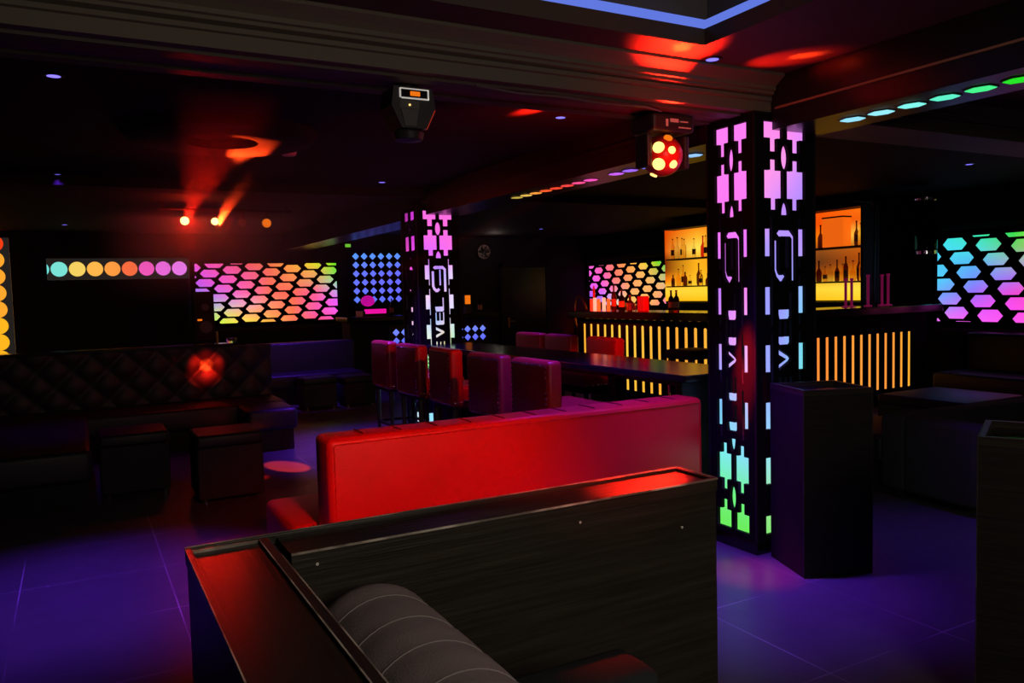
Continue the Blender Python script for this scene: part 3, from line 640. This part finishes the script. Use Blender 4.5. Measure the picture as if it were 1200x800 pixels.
lamp('stage_beam_down_two', 'SPOT', (1.25, 10.34, 2.52), 500, RED, (.85, 9.2, 1.6), size=.02, cone=2, blend=.5)
lamp('stage_beam_wall', 'SPOT', (1.25, 10.30, 2.56), 240, RED, (.19, 2.02, 1.05), size=.04, cone=2.6, blend=.9)

# ------------------------------------------------------------------ haze of the stage lamps
hz = MB().box(-1.0, 3.0, 3.9, 10.38, 1.5, 2.58).build('haze', None)
m = bpy.data.materials.new('thin_haze'); m.use_nodes = True; nt = m.node_tree; nt.nodes.remove(nt.nodes['Principled BSDF'])
vs = nt.nodes.new('ShaderNodeVolumeScatter'); vs.inputs['Anisotropy'].default_value = .6
tc = nt.nodes.new('ShaderNodeTexCoord'); sx = nt.nodes.new('ShaderNodeSeparateXYZ'); nt.links.new(tc.outputs['Object'], sx.inputs[0])
def ramp_(axis, a, b, to0=0, to1=1):
    r = nt.nodes.new('ShaderNodeMapRange'); r.interpolation_type = 'SMOOTHSTEP'
    for i, v in ((1, a), (2, b), (3, to0), (4, to1)): r.inputs[i].default_value = v
    nt.links.new(sx.outputs[axis], r.inputs[0]); return r.outputs[0]
def mul_(a, b):
    n = nt.nodes.new('ShaderNodeMath'); n.operation = 'MULTIPLY'
    for i, v in enumerate((a, b)):
        if isinstance(v, float): n.inputs[i].default_value = v
        else: nt.links.new(v, n.inputs[i])
    return n.outputs[0]
dens = mul_(mul_(mul_(ramp_('X', .15, .9), ramp_('X', 1.7, 2.8, 1, 0)), mul_(ramp_('Z', 1.5, 2.3), ramp_('Y', 4.0, 6.0, .5, 1))), .04)
n_ = nt.nodes.new('ShaderNodeMath'); n_.operation = 'MULTIPLY'; nt.links.new(dens, n_.inputs[0]); nt.links.new(ramp_('Y', 8.8, 10.3, 1, 8.0), n_.inputs[1]); dens = n_.outputs[0]
nt.links.new(dens, vs.inputs['Density'])
nt.links.new(vs.outputs[0], nt.nodes['Material Output'].inputs['Volume']); hz.data.materials.append(m)
tag(hz, 'thin red lit haze drifting around the stage spotlights', 'haze', kind='stuff')

# ------------------------------------------------------------------ near booth: half wall
t = thing('booth_partition', 'black wooden half-height partition with a wide capped top, in the foreground', 'partition', (.19, 1.88, 0))
ZW = 1.05
b = MB(); b.box(0, 1.40, -.17, 0, 0, ZW - .02); b.build('rear_panel', M['wood'], t)
b = MB(); b.box(0, .168, -2.2, -.17, 0, ZW - .02); b.build('side_panel', M['woodA'], t)
b = MB(); b.box(.012, .150, -2.2, -.028, ZW - .02, ZW - .004); b.build('side_cap', M['woodA'], t)
b = MB(); b.box(.195, 1.385, -.158, -.012, ZW - .02, ZW - .006); b.build('rear_cap', M['wood'], t)
b = MB(); b.box(-.003, 1.403, -.010, .003, ZW - .035, ZW + .002, .001); b.box(.19, 1.403, -.173, -.160, ZW - .035, ZW + .002, .001); b.box(1.388, 1.403, -.16, -.010, ZW - .035, ZW + .002, .001); b.build('rear_rim', M['wood'], t)
b = MB(); b.box(-.003, .010, -2.2, -.010, ZW - .035, ZW + .002, .001); b.box(.152, .172, -2.2, -.020, ZW - .035, ZW + .002, .001); b.build('side_rim', M['woodA'], t)
b = MB(); e = .0035
b.box(.008, .155, -.032, -.028, ZW - .006, ZW + .003); b.box(-.003, 1.403, .000, .004, ZW - .002, ZW + .0035); b.box(.19, 1.403, -.1755, -.172, ZW - .002, ZW + .003); b.box(.150, .153, -2.2, -.03, ZW - .001, ZW + .003); b.box(-.0045, -.002, -2.2, -.01, ZW - .001, ZW + .003); b.box(1.401, 1.405, -.17, 0, ZW - .001, ZW + .003); b.box(.1705, .1735, -2.2, -.17, ZW - .001, ZW + .0022)
b.build('worn_edge', M['edge'], t)
b = MB(); b.cyl((.245, -.1705, 1.02), (.245, -.1745, 1.02), .0035, n=10); b.cyl((.93, -.1705, 1.0), (.93, -.1745, 1.0), .0035, n=10); b.cyl((1.27, -.1705, .93), (1.27, -.1745, .93), .0035, n=10); b.build('screw', M['white'], t)
# cushions in the booth
t = thing('bolster_cushion', 'long grey padded cushion along the left side of the near booth', 'cushion', (.372, 1.66, .0))
L = 1.9; n = 60; bm = MB()
rings = []
for i in range(n + 1):
    y = -L * i / n; e = min(i, n - i) / 2.2; k = math.sqrt(max(0, 1 - (1 - min(1, e)) ** 2)) if e < 1 else 1
    pad = .972 if i % 4 == 0 else 1
    ring = []
    for q in range(20):
        a = -.15 * PI + 1.3 * PI * q / 19
        rx, rz = .140 * (.82 + .18 * k) * pad, .135 * (.72 + .28 * k) * pad
        ring.append(bm.bm.verts.new((.148 + rx * math.cos(a), y, .855 + rz * math.sin(a) * (1 if math.sin(a) > 0 else 1.2))))
    rings.append(ring)
for a, c in zip(rings, rings[1:]):
    for q in range(19): bm.bm.faces.new((a[q], a[q + 1], c[q + 1], c[q]))
    bm.bm.faces.new((a[19], a[0], c[0], c[19]))
bm.bm.faces.new(rings[0]); bm.bm.faces.new(rings[-1][::-1])
bm.build('padding', M['greyfabric'], t, True)
for i in range(4, 28, 4):
    y = -L * i / n
    MB().tube([(.148 + .1370 * math.cos(a), y, .855 + .1322 * math.sin(a)) for a in [(.0 + 1.05 * k / 22) * PI for k in range(23)]], .0011, 6).build('seam', M['thread'], t)
MB().box(.0, .28, -L, 0, .40, .80, .02).build('back_board', M['darkfabric'], t)
t = thing('booth_seat', 'dark padded seat cushion inside the near booth, at the bottom edge of the view', 'seat', (0, 0, 0))
MB().box(.70, 1.035, 1.27, 1.42, .42, .812, .03, 4).build('backrest', M['slatefabric'], t, True)
MB().box(.68, 1.12, .4, 1.50, .12, .44, .03, 3).build('cushion', M['darkfabric'], t, True)
MB().box(.70, 1.10, .42, 1.48, 0, .12).build('base', M['matt'], t)

# ------------------------------------------------------------------ red sofa
t = thing('red_sofa', 'long red leather sofa seen from behind, in the middle of the room', 'sofa', (0, 0, 0))
bm = MB()
bm.box(1.03, 3.40, 3.76, 4.00, .10, .915, .035, 4)
o = bm.build('backrest', M['redleather'], t, True)
ms = mat('seam_red', (.16, .004, .004), .6, bump=(30, 30, 30))
for k in range(1, 12):
    x = 1.03 + 2.37 * k / 12
    b = MB(); b.tube([(x, 3.80, .9165), (x, 3.86, .918), (x, 3.96, .9175), (x, 3.995, .895), (x, 4.003, .8), (x, 4.003, .6)], .004, 6); b.build('channel_seam', ms, t)
MB().tube([(1.062, 3.7600, .12), (1.062, 3.7595, .875), (1.075, 3.760, .885), (3.36, 3.760, .885), (3.37, 3.7595, .875), (3.37, 3.76, .12)], .004, 6).build('piping', M['redleather'], t)
MB().box(.90, 3.50, 4.00, 4.66, .24, .45, .04, 4).build('seat_cushion', M['redleather'], t, True)
MB().box(.92, 3.48, 3.98, 4.64, .10, .25, .02).build('seat_base', M['redleather'], t, True)
for (x, y) in ((1.1, 3.84), (3.3, 3.84), (1.1, 4.55), (3.3, 4.55)): MB().box(x - .03, x + .03, y - .03, y + .03, 0, .105, .004).build('leg', M['gloss'], t)

# ------------------------------------------------------------------ high table between the pillars
t = thing('high_table', 'long black high table running between the two glowing pillars', 'table', (0, 0, 0))
MB().box(3.46, 4.12, 4.00, 8.45, .975, 1.025, .008).build('tabletop', M['gloss'], t)
MB().box(3.52, 4.06, 4.10, 4.16, 0, .975, .004).build('end_panel', M['panel'], t); MB().box(3.52, 4.06, 8.30, 8.36, 0, .975, .004).build('end_panel', M['panel'], t)
for y in (5.2, 6.25, 7.3): MB().box(3.74, 3.84, y - .05, y + .05, 0, .975, .004).build('leg', M['panel'], t)
MB().box(3.74, 3.84, 4.16, 8.30, .90, .975, .002).build('rail', M['panel'], t)

# ------------------------------------------------------------------ stools
def make_stool(label, loc, rz, group):
    t = thing('bar_stool', label, 'stool', loc, rz, group)       # the back is at local -x, it faces +x
    b = MB(); b.box(.0, .125, -.275, .275, .60, 1.11, .035, 4); b.build('backrest', M['stoolred'], t, True)
    b = MB(); b.box(.10, .52, -.265, .265, .64, .78, .03, 4); b.build('seat', M['stoolred'], t, True)
    MB().box(.02, .50, -.25, .25, .575, .64, .01).build('seat_frame', M['matt'], t)
    for (x, y) in ((.05, -.22), (.05, .22), (.45, -.22), (.45, .22)):
        b = MB(); b.cyl((x, y, 0), (x, y, .60), .017, .026, 10); b.build('leg', M['wood'], t)
    b = MB(); b.box(.035, .065, -.22, .22, .20, .225); b.box(.435, .465, -.22, .22, .20, .225); b.box(.05, .45, -.23, -.21, .20, .225); b.box(.05, .45, .21, .23, .20, .225); b.build('footrest', M['blackmetal'], t)
    b = MB()
    for k in range(13):       # nail heads round the back panel and along the seat edge
        z = .63 + .44 * k / 12
        for y in (-.245, .245): b.sph((-.001, y, z), .0115, (.5, 1, 1), 8)
    for k in range(1, 13): b.sph((-.001, -.245 + .49 * k / 13, 1.075), .0115, (.5, 1, 1), 8); b.sph((-.001, -.245 + .49 * k / 13, .63), .0115, (.5, 1, 1), 8)
    for k in range(8):
        x = .14 + .35 * k / 7
        for y in (-.266, .266): b.sph((x, y, .655), .0125, (1, .5, 1), 8)
    for s in (-.276, .276):
        for k in range(3): b.sph((.03 + .033 * k, s, .64), .0125, (1, .5, 1), 8)
    b.build('nail_trim', M['nail'], t, True)
    return t
GS = 'red stools along the near side of the high table'
st = make_stool('red leather bar stool nearest the camera, first of the near row', (2.86, 5.00, 0), 0, GS)
for y, rz, lb in ((5.74, .04, 'second red bar stool from the front in the near row'), (6.62, -.03, 'red bar stool with brightly lit side, third in the near row'),
                  (7.44, .02, 'fourth red bar stool in the near row, just before the back pillar'), (8.24, -.02, 'fifth and farthest red bar stool of the near row')):
    dup(st, (2.86, y, 0), rz, lb)
for x, y, rz, lb in ((4.86, 6.78, PI, 'bright red lit bar stool on the far side of the high table'), (4.86, 7.62, PI, 'violet topped bar stool across the high table, middle of three'), (4.86, 8.30, PI + .03, 'violet topped bar stool across the high table, farthest of three')):
    o = dup(st, (x, y, 0), rz, lb); o['group'] = 'red stools along the far side of the high table'
lamp('stool_red_spot', 'SPOT', (4.3, 4.6, 2.7), 420, RED, (4.8, 6.8, .9), size=.03, cone=16, blend=.7)
lamp('stool_row_spot', 'SPOT', (3.3, 3.95, 2.52), 190, RED, (3.0, 7.0, .85), size=.03, cone=24, blend=.8)
t = thing('steel_stool', 'black stool with a steel frame behind the right end of the high table', 'stool', (4.72, 5.35, 0))
b = MB(); b.box(-.17, .17, -.17, .17, .98, 1.06, .02, 3); b.build('seat', M['darkleather'], t, True)
for (x, y) in ((-.14, -.14), (.14, -.14), (-.14, .14), (.14, .14)): MB().cyl((x * 1.2, y * 1.2, 0), (x, y, .98), .012, n=10).build('leg', M['chrome'], t)
MB().tube([(-.155, -.155, .35), (.155, -.155, .35), (.155, .155, .35), (-.155, .155, .35), (-.155, -.155, .35)], .009).build('footrest', M['chrome'], t)

# ------------------------------------------------------------------ plinths
def plinth(label, loc, rz, w, d):
    t = thing('display_plinth', label, 'plinth', loc, rz)
    MB().box(0, w, 0, d, 0, 1.0).build('body', M['wooddull'], t)
    b = MB(); e = .022; h = .03
    b.box(0, w, 0, e, 1.0, 1.0 + h); b.box(0, w, d - e, d, 1.0, 1.0 + h); b.box(0, e, e, d - e, 1.0, 1.0 + h); b.box(w - e, w, e, d - e, 1.0, 1.0 + h); b.build('top_rim', M['wood'], t)
    MB().box(e, w - e, e, d - e, 1.0, 1.004).build('top_tray', M['gloss'], t)
    q = .0015
    b = MB(); b.box(-q, w + q, -q, q, 1.029, 1.0315); b.box(-q, q, 0, d, 1.029, 1.0315); b.box(-q, q, -q, q, 0.02, 1.03); b.box(w - q, w + q, -q, q, .02, 1.03); b.build('worn_edge', mat('worn_edge_dark', (.05, .04, .034), .4, noise=((7, 7, 7), (.16, .13, .11), .5, .7)), t)
    return t
plinth('tall black wooden plinth with a recessed top, standing against the front pillar', (3.41, 2.99, 0), math.radians(-20), .405, .38)
plinth('tall black wooden plinth cut by the right edge of the view', (2.86, 1.715, 0), math.radians(-63), .45, .42)

# ------------------------------------------------------------------ bar
t = thing('bar_counter', 'black L-shaped bar counter with vertical amber light slits', 'bar', (0, 0, 0))
b = MB(); b.box(6.32, 7.0, 6.40, 9.85, 1.20, 1.30, .012); b.box(7.0, 9.9, 6.40, 7.0, 1.20, 1.30, .012); b.build('counter_top', M['gloss'], t)
b = MB(); b.box(6.56, 6.9, 6.66, 9.8, .10, 1.20); b.box(6.9, 9.8, 6.66, 6.95, .10, 1.20); b.build('body', M['matt'], t)
b = MB(); b.box(6.60, 6.9, 6.70, 9.7, 0, .10); b.box(6.9, 9.7, 6.70, 6.9, 0, .10); b.build('kick_board', M['matt'], t)
def slits(o, u, w, xs, z0, z1, hw):
    mtx = frame(o, u, Z)
    holes = [[(x - hw, z0), (x + hw, z0), (x + hw, z1 - .012), (x + hw * .5, z1), (x - hw * .5, z1), (x - hw, z1 - .012)] for x in xs]
    cutout('slit_panel', rect(0, w, .02, 1.10), holes, .012, mtx, M['sheet'], t)
    g = [[(255, 176, 50), (255, 205, 70), (255, 170, 55), (255, 185, 60)], [(255, 170, 45), (255, 195, 60), (255, 160, 50), (255, 190, 60)]]
    ledsheet('light_diffuser', w - .04, .98, g, mtx, t, 24, 4, -.022, .02, .06)
slits((6.50, 9.86, .10), -Y, 3.24, [9.86 - (9.88 - .169 * k) + .03 for k in range(1, 19)], .14, 1.015, .031)
mtx = frame((6.50, 6.60, .10), X, Z)
xs = [7.79 - 6.50 + .155 * k for k in range(-7, 12)]
holes = [rect(x - .028, x + .028, .14, .855) for x in xs]
cutout('slit_panel', rect(0, 3.35, .02, 1.10), holes, .012, mtx, M['sheet'], t)
ledsheet('light_diffuser', 3.3, .98, [[(255, 185, 40), (255, 150, 50), (255, 140, 55), (255, 160, 60), (255, 150, 60), (255, 195, 40)], [(255, 185, 40), (255, 150, 50), (255, 140, 55), (255, 160, 60), (255, 150, 60), (255, 195, 40)]], mtx, t, 24, 4, -.022, .02, .06)
tag(MB().tube([(6.62, 9.79, 1.317), (6.62, 9.84, 1.40), (6.62, 9.92, 1.49), (6.62, 9.99, 1.515), (6.62, 10.06, 1.47), (6.62, 10.10, 1.36), (6.62, 10.11, 1.2), (6.62, 10.08, 1.08), (6.62, 10.0, 1.02), (6.62, 9.90, 1.0)], .014, 8).build('bar_end_rail', M['gold'], smooth=True), 'curved golden rail at the left end of the bar', 'rail')

# back bar shelves
t = thing('back_bar_shelving', 'amber back-lit shelving unit full of bottles behind the bar', 'shelving', (0, 0, 0))
XS = 9.3
mtx = frame((XS + .22, 11.50, 1.36), -Y, Z)
g_shelf = [[(225, 70, 5), (255, 140, 20), (255, 120, 15), (240, 75, 5), (245, 85, 5), (255, 120, 20)],
           [(215, 75, 5), (255, 185, 45), (240, 90, 8), (240, 75, 5), (240, 80, 5), (235, 95, 10)],
           [(225, 85, 8), (255, 225, 85), (255, 150, 10), (245, 105, 10), (250, 125, 5), (255, 215, 80)],
           [(110, 30, 5), (255, 175, 30), (245, 140, 20), (215, 95, 15), (140, 75, 25), (205, 95, 10)],
           [(130, 42, 5), (255, 180, 30), (255, 150, 15), (205, 85, 10), (100, 52, 20), (180, 75, 5)],
           [(255, 125, 10), (255, 195, 40), (255, 170, 25), (250, 130, 15), (170, 80, 10), (235, 130, 15)],
           [(255, 215, 65), (255, 215, 55), (255, 210, 60), (255, 215, 60), (255, 215, 60), (255, 225, 70)],
           [(255, 175, 15), (255, 190, 20), (255, 180, 20), (255, 185, 20), (255, 190, 25), (255, 205, 35)]]
ledsheet('lit_back_panel', 4.35, 1.28, g_shelf, mtx, t, 40, 24, 0)
MB().box(XS + .23, XS + .27, 7.1, 11.50, 1.3, 2.70).build('back_board', M['matt'], t)
for z in (1.34, 1.625, 2.10): MB().box(XS - .06, XS + .22, 7.12, 11.14, z - .018, z + .004, .002).build('shelf', M['matt'], t)
MB().box(XS - .08, XS + .24, 7.10, 11.24, 2.62, 2.68, .004).build('top_board', M['matt'], t)
for y in (7.12, 8.6, 10.05): MB().box(XS - .06, XS + .22, y - .02, y + .02, 1.34, 2.64).build('upright', M['matt'], t)
MB().box(XS - .05, XS + .24, 7.12, 11.12, .9, 1.32).build('base_cabinet', M['matt'], t)
MB().box(XS - .02, XS + .2, 7.12, 11.12, 0, .9).build('base_plinth', M['matt'], t)
ords = ['first', 'second', 'third', 'fourth', 'fifth', 'sixth', 'seventh', 'eighth', 'ninth', 'tenth', 'eleventh', 'twelfth', 'thirteenth']
def shelf_row(ys, z, where, mats, hs):
    for k, y in enumerate(ys):
        mt = mats[k % len(mats)]; hgt = hs[k % len(hs)]
        nm = {'amber_glass': 'amber', 'clear_glass': 'clear', 'dark_glass': 'dark', 'red_glass': 'red'}[mt.name]
        bottle('bottle', '%s bottle on the %s, %s from the left' % (nm, where, ords[k]), (XS + .05 + .02 * (k % 3), y, z + .005), hgt, .032 + .006 * (k % 2), mt, k % 3, 'bottles on the back bar shelves', k % 2 == 0)
A_, C_, D_, R_ = M['amberglass'], M['clearglass'], M['darkglass'], M['redglass']
shelf_row([11.08, 10.98, 10.88, 10.78, 10.55, 10.35, 10.24], 2.10, 'top shelf left of the front pillar', [A_, C_, A_, A_, C_, R_], [.36, .38, .36, .34, .33, .36])
shelf_row([11.08, 10.96, 10.86, 10.76, 10.66, 10.46, 10.36, 10.22], 1.625, 'middle shelf left of the front pillar', [D_, A_, A_, D_, C_, D_, A_], [.2, .3, .36, .24, .18, .38, .26])
shelf_row([8.02, 7.90, 7.32, 7.22], 2.10, 'top shelf right of the front pillar', [D_, D_, D_, A_], [.34, .33, .34, .3])
shelf_row([8.03, 7.93, 7.84, 7.72, 7.62, 7.54, 7.46, 7.36, 7.28, 7.20], 1.625, 'middle shelf right of the front pillar', [D_, D_, A_, C_, D_, A_, D_, A_, D_, A_], [.26, .3, .22, .24, .30, .24, .34, .28, .38, .34])
t = thing('lit_carton', 'orange glowing translucent carton on the top shelf right of the front pillar', 'carton', (XS + .06, 7.62, 2.105))
ob = MB().box(-.09, .09, -.17, .17, 0, .40, .01).build('outer_shell', mat('lit_paper', (.6, .2, .03), .6, emit=lin((250, 105, 15)), estr=.85, bump=(20, 20, 20)), t); MB().box(-.095, .095, -.175, .175, .40, .42, .004).build('lid', M['matt'], t)  # translucent carton, not a lamp; its lit look is put in as emission

# things standing on the bar
def glass_cup(label, loc, r, h, mt):
    t = thing('drinking_glass', label, 'glass', loc, 0, 'glasses on the bar counter')
    MB().lathe([(r * .75, 0), (r, h), (r * .92, h), (r * .7, .012)], n=16).build('bowl', mt, t, True); return t
def candle(label, loc, r, h, mt, group):
    return tag(MB().lathe([(r, 0), (r, h * .95), (r * .8, h), (r * .2, h)], loc, 16).build('pillar_candle', mt, smooth=True), label, 'candle', group)
cw = [mat('candle_wax_red', (.6, .12, .05), .5, emit=lin((190, 60, 25)), estr=.6, bump=(20, 20, 20)), mat('candle_wax_white', (.9, .7, .6), .5, emit=lin((245, 200, 170)), estr=.8, bump=(20, 20, 20)), mat('candle_wax_orange', (.7, .3, .08), .5, emit=lin((215, 110, 40)), estr=.8, bump=(20, 20, 20))]
for k, (y, i, nm) in enumerate(((9.66, 0, 'dim red'), (9.575, 1, 'white glowing'), (9.48, 2, 'tall orange'), (9.35, 1, 'bright white'), (9.24, 2, 'orange'))):
    candle('%s candle on the left end of the bar, %s from the left' % (nm, ords[k]), (6.62, y, 1.30), .026, .17 + .015 * (k % 2), cw[i], 'candles on the bar counter')
tag(MB().lathe([(.045, 0), (.03, .02), (.018, .06), (.018, .30), (.008, .36)], (6.72, 9.74, 1.30), 12).build('tap_handle', mat('red_handle', (.45, .02, .02), .4, bump=(9, 9, 9)), smooth=True), 'red tap handle standing at the left end of the bar', 'tap')
bl = [('slim dark red bottle on the bar, right of the candles', 9.11, .36, .036, M['redglass'], 0), ('short dark bottle with pale label on the bar, left of the middle', 8.93, .30, .042, M['darkglass'], 0), ('round red bottle on the bar beside the dark bottle', 8.74, .22, .055, M['redglass'], 2),
      ('dark blue bottle on the bar close to the front pillar', 7.89, .27, .036, M['darkglass'], 0), ('reddish bottle on the bar closest to the front pillar', 7.79, .27, .038, M['redglass'], 0)]
for lb, y, h, r, mt, k in bl: bottle('bottle', lb, (6.62, y, 1.30), h, r, mt, k, 'bottles on the bar counter', k == 0)
tag(MB().box(6.57, 6.66, 8.38, 8.52, 1.30, 1.50, .008).build('menu_holder', mat('red_acrylic', (.75, .03, .03), .25, trans=.5, bump=(20, 20, 20))), 'red translucent menu holder standing on the bar', 'holder')
glass_cup('small pale glass on the bar, left of the red menu holder', (6.6, 8.62, 1.30), .035, .10, M['clearglass'])
glass_cup('small clear glass on the bar, behind the candles', (6.75, 9.05, 1.30), .035, .11, M['clearglass'])
for k, (x, h) in enumerate(((8.42, .36), (8.53, .36), (8.84, .40), (9.11, .40), (9.23, .41))):
    tag(MB().lathe([(.05, 0), (.05, .012), (.016, .02), (.016, h - .03), (.022, h - .02), (.022, h), (.004, h)], (x, 6.72, 1.30), 12).build('shisha_stem', M['pinkglass'], smooth=True), 'slim pink tube standing on the right part of the bar, %s from the left' % ords[k], 'tube', 'pink tubes on the bar')
tag(MB().tube([(8.6, 6.75, 2.62), (8.95, 6.75, 2.62), (8.99, 6.75, 2.58), (9.0, 6.75, 2.2), (8.98, 6.75, 1.5), (8.98, 6.75, 1.30)], .014).build('bent_pipe', M['blackmetal']), 'thin bent dark pipe rising from the right part of the bar', 'pipe')
t = thing('pendant_lamp', 'unlit dark glass pendant lamp hanging right of the bar shelves', 'lamp', (9.45, 6.35, 0))
MB().lathe([(.10, 1.98), (.13, 2.0), (.13, 2.58), (.10, 2.62), (.02, 2.62), (.02, 2.60)], n=24).build('outer_shell', M['darkglass'], t, True); MB().lathe([(.135, 2.6), (.14, 2.61), (.14, 2.64), (.02, 2.66)], n=24).build('cap', M['chrome'], t, True)
MB().cyl((0, 0, 2.64), (0, 0, 2.8), .008, n=8).build('cord', M['blackmetal'], t); MB().lathe([(.03, 1.93), (.13, 1.94), (.13, 1.98), (.03, 1.985)], n=24).build('bottom_ring', M['chrome'], t, True)

# ------------------------------------------------------------------ dark seating on the left
def quilted(x0, x1, z0, z1, y, name, parent, depth=.035, px=.34, pz=.34):
    bm = MB(); nx, nz = int((x1 - x0) / .028), int((z1 - z0) / .028); g = []
    for j in range(nz + 1):
        r = []
        for i in range(nx + 1):
            xx, zz = x0 + (x1 - x0) * i / nx, z0 + (z1 - z0) * j / nz
            a, c = ((xx - 1.30) / px + (zz - .86) / pz), ((xx - 1.30) / px - (zz - .86) / pz)
            h = (abs(math.sin(PI * a)) * abs(math.sin(PI * c))) ** .45
            r.append(bm.bm.verts.new((xx, y - depth * h, zz)))
        g.append(r)
    for j in range(nz):
        for i in range(nx): bm.bm.faces.new((g[j][i], g[j][i + 1], g[j + 1][i + 1], g[j + 1][i]))
    return bm.build(name, M['darkleather'], parent, True)
t = thing('tufted_sofa', 'long dark sofa with a diamond tufted back', 'sofa', (0, 0, 0))
quilted(-1.0, 2.05, .42, 1.05, 9.86, 'tufted_back', t)
MB().box(-1.2, 2.05, 9.87, 10.02, 0, 1.05, .01).build('back_board', M['matt'], t)
MB().box(-1.22, 1.62, 9.82, 10.06, 1.05, 1.085, .006).build('ledge', M['gloss'], t)
MB().box(-1.0, 2.05, 9.05, 9.86, .22, .45, .04, 4).build('seat', M['darkleather'], t, True)
MB().box(-1.0, 2.0, 9.12, 9.86, 0, .23).build('seat_base', M['matt'], t)
MB().box(1.50, 2.02, 8.45, 9.06, .22, .45, .05, 4).build('chaise', M['darkleather'], t, True); MB().box(1.53, 1.98, 8.5, 9.1, 0, .23, .01).build('chaise_base', M['matt'], t)
MB().box(-1.2, .06, 6.9, 9.05, .22, .47, .04, 4).build('side_seat', M['darkleather'], t, True); MB().box(-1.2, .03, 6.95, 9.1, 0, .23).build('side_base', M['matt'], t)
def pouf(label, loc, w, h, rz=0, group='dark cube poufs'):
    t = thing('cube_pouf', label, 'pouf', loc, rz, group)
    MB().box(0, w, 0, w, .03, h - .1, .02, 3).build('body', M['darkfabric'], t, True); MB().box(-.004, w + .004, -.004, w + .004, h - .105, h, .03, 4).build('cushion', M['darkleather'], t, True)
    for (x, y) in ((.05, .05), (w - .05, .05), (.05, w - .05), (w - .05, w - .05)): MB().cyl((x, y, 0), (x, y, .035), .018, n=10).build('foot', M['chrome'], t)
    return t
pouf('dark cube pouf in front of the tufted sofa, right one of two', (.78, 6.58, 0), .50, .54)
pouf('dark cube pouf in front of the tufted sofa, left one of two', (.12, 7.22, 0), .52, .52)
t = thing('ashtray', 'small glass ashtray with chrome post on the ledge of the tufted sofa', 'holder', (1.46, 9.93, 1.085))
MB().cyl((0, 0, 0), (0, 0, .14), .014, n=10).build('post', M['gold'], t); MB().lathe([(.05, 0), (.06, .05), (.05, .06), (.02, .02)], (.16, 0, 0), 14).build('dish', M['clearglass'], t, True)
# far sofa
t = thing('far_sofa', 'dark violet lit sofa below the rainbow honeycomb panel', 'sofa', (0, 0, 0))
MB().box(2.25, 3.95, 12.55, 12.8, .2, .90, .04, 4).build('backrest', M['darkleather'], t, True); MB().box(2.3, 3.9, 11.95, 12.58, .24, .45, .04, 4).build('seat', M['darkleather'], t, True)
MB().box(2.3, 3.9, 12.0, 12.75, 0, .25).build('base', M['matt'], t)
pouf('dark cube pouf before the far sofa, left one of two', (2.78, 11.25, 0), .48, .46); pouf('dark cube pouf before the far sofa, right one of two', (3.36, 11.2, 0), .46, .44)

# ------------------------------------------------------------------ dark seating on the right
t = thing('dark_corner_sofa', 'dark low corner sofa at the right, behind the two plinths', 'sofa', (5.24, 3.68, 0), math.radians(-5))
MB().box(0, 2.4, .0, .22, .06, .62, .04, 4).build('backrest', M['darkfabric'], t, True); MB().box(0, 2.4, .2, .9, .24, .45, .04, 4).build('seat', M['darkleather'], t, True)
MB().box(.05, 2.35, .04, .85, 0, .25).build('base', M['matt'], t); MB().box(0, .22, -.55, .02, .06, .62, .04, 4).build('arm', M['darkfabric'], t, True)
t = thing('wall_sofa', 'dark violet lit sofa along the right hand wall under the honeycomb panel', 'sofa', (0, 0, 0))
MB().box(10.2, 10.5, 2.5, 6.3, .1, .92, .05, 4).build('backrest', M['darkleather'], t, True); MB().box(9.5, 10.25, 2.5, 6.3, .22, .45, .05, 4).build('seat', M['darkleather'], t, True); MB().box(9.58, 10.2, 2.55, 6.25, 0, .23).build('base', M['matt'], t)
lamp('ottoman_fill', 'SPOT', (7.7, 4.9, 2.7), 150, VIO, (7.85, 4.75, .4), size=.04, cone=13, blend=.9)  # added violet spot for the glint on the ottoman, without a fitting
pouf('wide dark ottoman with a violet glint on top, before the bar', (7.25, 4.45, 0), .95, .45)
